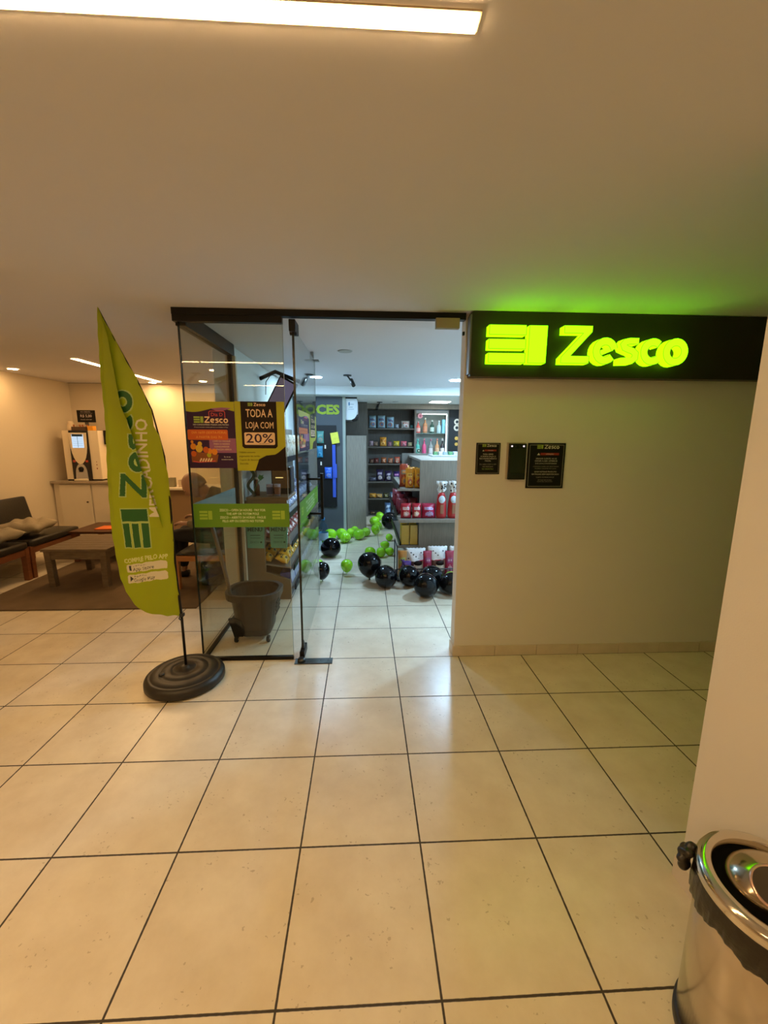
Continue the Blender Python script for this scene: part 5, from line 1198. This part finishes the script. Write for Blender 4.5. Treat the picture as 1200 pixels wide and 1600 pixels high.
# ================================================================ BALLOONS, WATER BOTTLE
BL = [('k',-.439,5.177,.112,(.9,-.8)),('k',.073,4.242,.113,(-.1,-1.35)),('k',.288,4.276,.103,(.2,.6)),('k',.479,4.112,.098,(.3,.7)),('k',.700,4.02,.100,(.4,.5)),('k',.80,3.93,.101,(1.0,-.8)),('k',.608,3.79,.107,(0,.3)),('k',.965,4.02,.09,(.3,.5)),('k',-.452,4.238,.079,(-.3,-1.2)),('k',.409,6.84,.127,(-.8,.3)),
('g',-.197,4.483,.062,(0,-1.3)),('g',-.60,4.452,.068,(0,-1.2)),('g',.072,5.135,.063,(.6,.4)),('g',.212,5.16,.056,(.3,.5)),('g',.28,5.533,.053,(1,.2)),('g',.323,5.216,.05,(1.2,0)),('g',.37,5.997,.049,(0,.6)),('g',.889,4.01,.062,(.3,-1.1)),('g',.284,7.559,.073,(.4,.5)),('g',.187,7.05,.079,(-.6,.3)),('g',.26,6.794,.063,(.3,.3)),('g',.179,6.333,.066,(.1,-1.3)),('g',-.56,6.067,.08,(1.2,.2)),('g',-.36,6.137,.074,(.8,.4)),('g',-.273,5.901,.075,(-.8,-.5)),('g',-.227,6.22,.064,(0,.8)),('g',-.151,6.40,.063,(.2,.7)),('g',-.07,6.089,.075,(-.9,.3)),('g',.018,6.294,.063,(.8,.3)),('g',-.53,5.68,.072,(.4,.4)),('g',-.40,5.50,.06,(.4,.4))]
def balloon_mesh(c):
    bm = B(); lathe(bm, [(.0,-1.32),(.05,-1.31),(.085,-1.34),(.05,-1.28),(.035,-1.25),(.06,-1.20),(.22,-1.10),(.5,-.88),(.76,-.58),(.93,-.22),(1.0,.12),(.97,.42),(.85,.70),(.62,.93),(.33,1.06),(0.001,1.10)], (0,0,0), 32, cap=False)
    me = bpy.data.meshes.new('balloon'); bmesh.ops.remove_doubles(bm, verts=bm.verts, dist=.002); bmesh.ops.recalc_face_normals(bm, faces=bm.faces); bm.to_mesh(me); bm.free()
    me.materials.append(lime_b if c == 'g' else black_b)
    return me
bmk, bmg = balloon_mesh('k'), balloon_mesh('g')
KL = ['behind the glass door handle, beside the water bottle','teardrop shaped, knot down, leftmost of the big group','second from left in the big group','third from left in the big group','behind the front one beside the crate','right of the front one, lying tilted','nearest the viewer, front of the big group','cut off by the wall edge at right','half seen beyond the far edge of the glass door','far back near the shelves foot']
GL = ['alone on the floor left of the black group','behind the open glass door, nearest lime one','left of the cluster above the black teardrop one','middle of the cluster above the black ones','top of the cluster above the black ones','right of the cluster above the black ones','peeking from behind the gondola corner','between the black ones and the crate at right','highest of the far stack beside black one','left of the far stack beside black one','middle of the far stack beside black one','lowest of the far stack beside black one','leftmost of the row behind glass door','behind the black one, at row left part','front one of the row before cupboard','rear one at the middle of the row before cupboard','rearmost of the row before the cupboard','right front of the row before the cupboard','right end of the row before the cupboard','touching the water bottle right side','just behind the black one by the door']
BL = [[c, x, y, r*(1.13 if c == 'k' else 1.12), t_] for c, x, y, r, t_ in BL]
for it in range(80):
    for q_ in BL:
        if q_[1] > .10 and 4.0 < q_[2] < 4.7 and q_[1]+q_[3] > .33: q_[2] = min(q_[2], 4.20-q_[3])
        q_[1] = max(q_[1], -.60+q_[3])
    for i in range(len(BL)):
        for j in range(i):
            A_, B_ = BL[i], BL[j]; dx, dy = A_[1]-B_[1], A_[2]-B_[2]; d = math.hypot(dx, dy); need = (A_[3]+B_[3])*1.07
            if d < need:
                q = (need-d)/2/max(d, 1e-4); A_[1] += dx*q; B_[1] -= dx*q; A_[2] += dy*q; B_[2] -= dy*q
ki = gi = 0
for c, x, y, r, (ta, tb) in BL:
    o = bpy.data.objects.new('balloon', bmk if c == 'k' else bmg); COL.objects.link(o)
    rot_ = Matrix.Rotation(ta, 3, 'Z') @ Matrix.Rotation(PI/2+tb, 3, 'X') if tb <= -1.0 else Matrix.Rotation(ta, 3, 'Z') @ Matrix.Rotation(PI/2+tb*.6, 3, 'X')
    if tb <= -1.0: rot_ = Matrix.Rotation(ta, 3, 'Z') @ Matrix.Rotation(.15, 3, 'X')
    sc_ = Matrix.Diagonal((r*.98, r*.98, r))
    low = min((rot_ @ sc_ @ v.co).z for v in o.data.vertices)
    o.rotation_euler = rot_.to_euler(); o.scale = (r*.98, r*.98, r); o.location = (x, y, -low+.0008)
    if c == 'k': lab = 'glossy black balloon on store floor, '+KL[ki]; ki += 1
    else: lab = 'lime green balloon on store floor, '+GL[gi]; gi += 1
    tag(o, lab, 'balloon', 'black balloons on the store floor' if c == 'k' else 'lime green balloons on the store floor')
t = thing('water_bottle', 'large clear water bottle with blue cap on floor behind glass door', 'bottle', (-.555,5.50,0))
bm = B(); prof = [(.06,.002),(.068,.012)]
for i in range(9): prof += [(.069,.03+.03*i),(.064,.045+.03*i)]
prof += [(.069,.30),(.060,.345),(.035,.385),(.02,.40),(.02,.425)]
lathe(bm, prof, (-.555,5.50,0), 28); obj('body', bm, glass('clear blue plastic', (.72,.86,.95), 1.35), t)
bm = B(); lathe(bm, [(.024,.42),(.024,.45),(.018,.455)], (-.555,5.50,0), 20); obj('cap', bm, mat('blue cap', (.03,.25,.65), .3), t)
bm = B(); lathe(bm, [(.0695,.15),(.0695,.25)], (-.555,5.50,0), 28, cap=False); obj('paper_label', bm, mat('pale blue label', (.45,.65,.8), .4), t)

# ================================================================ CEILING FITTINGS OF THE STORE
def cam_(label, x, y, z, ang, up):
    t = thing('security_camera', label, 'security camera', (x,y,z), 'security cameras under the store ceiling')
    bm = B(); lathe(bm, [(.05,z-.012),(.05,z-.001)], (x,y,0), 20); obj('mount', bm, blackpl_m, t)
    e = Vector((math.sin(ang)*.07, -math.cos(ang)*.03, -.06)); p = Vector((x,y,z-.012))
    bm = B(); tube(bm, [p, p+e*.5, p+e], .010, 8); obj('arm', bm, blackpl_m, t)
    bm = B(); tube(bm, [p+e+Vector((-.0,.02,.015)), p+e+Vector((math.sin(ang)*.05,-.04,-.06))], .024, 14); obj('housing', bm, blackpl_m, t)
cam_('black bullet camera on store ceiling, middle of doorway', -.20, 5.25, H, .7, 0)
cam_('black bullet camera on store ceiling, seen through glass door edge', -.66, 5.2, H, -.7, 0)
cam_('black bullet camera on the lowered store ceiling near back shelves', .28, 7.6, 2.14, -.5, 0)
t = thing('spot_bracket', 'small grey metal bracket hanging from store ceiling near door top', 'bracket', (-.458,3.9,H))
bm = B(); box(bm, -.475,-.445,3.88,3.92,2.19,H-.001,bev=.004); lathe(bm, [(.02,-.48),(.02,-.47)], (0,3.9,2.22), 16, 'X'); obj('post', bm, mat('grey metal', (.25,.25,.24), .35, metal=.7), t)
bm = B(); box(bm, -.52,-.40,3.86,3.94,2.182,2.19,bev=.002); obj('plate', bm, mat('grey metal', (.25,.25,.24), .35), t)
bm = B(); lathe(bm, [(.06,H-.008),(.065,H-.001)], (-.165,3.83,0), 28); single('ceiling_speaker', bm, mat('dim grey grille', (.45,.46,.44), .6), 'flush round grille in the store ceiling, unlit', 'ceiling grille', (-.165,3.83,H-.008))
bm = B(); lathe(bm, [(.05,2.132),(.055,2.139)], (.55,7.43,0), 24); single('ceiling_speaker', bm, mat('dim grey grille', (.45,.46,.44), .6), 'flush round grille in the lowered ceiling near back shelves', 'ceiling grille', (.55,7.43,2.132))

for o in list(bpy.data.objects):
    if '_w' in o: del o['_w']
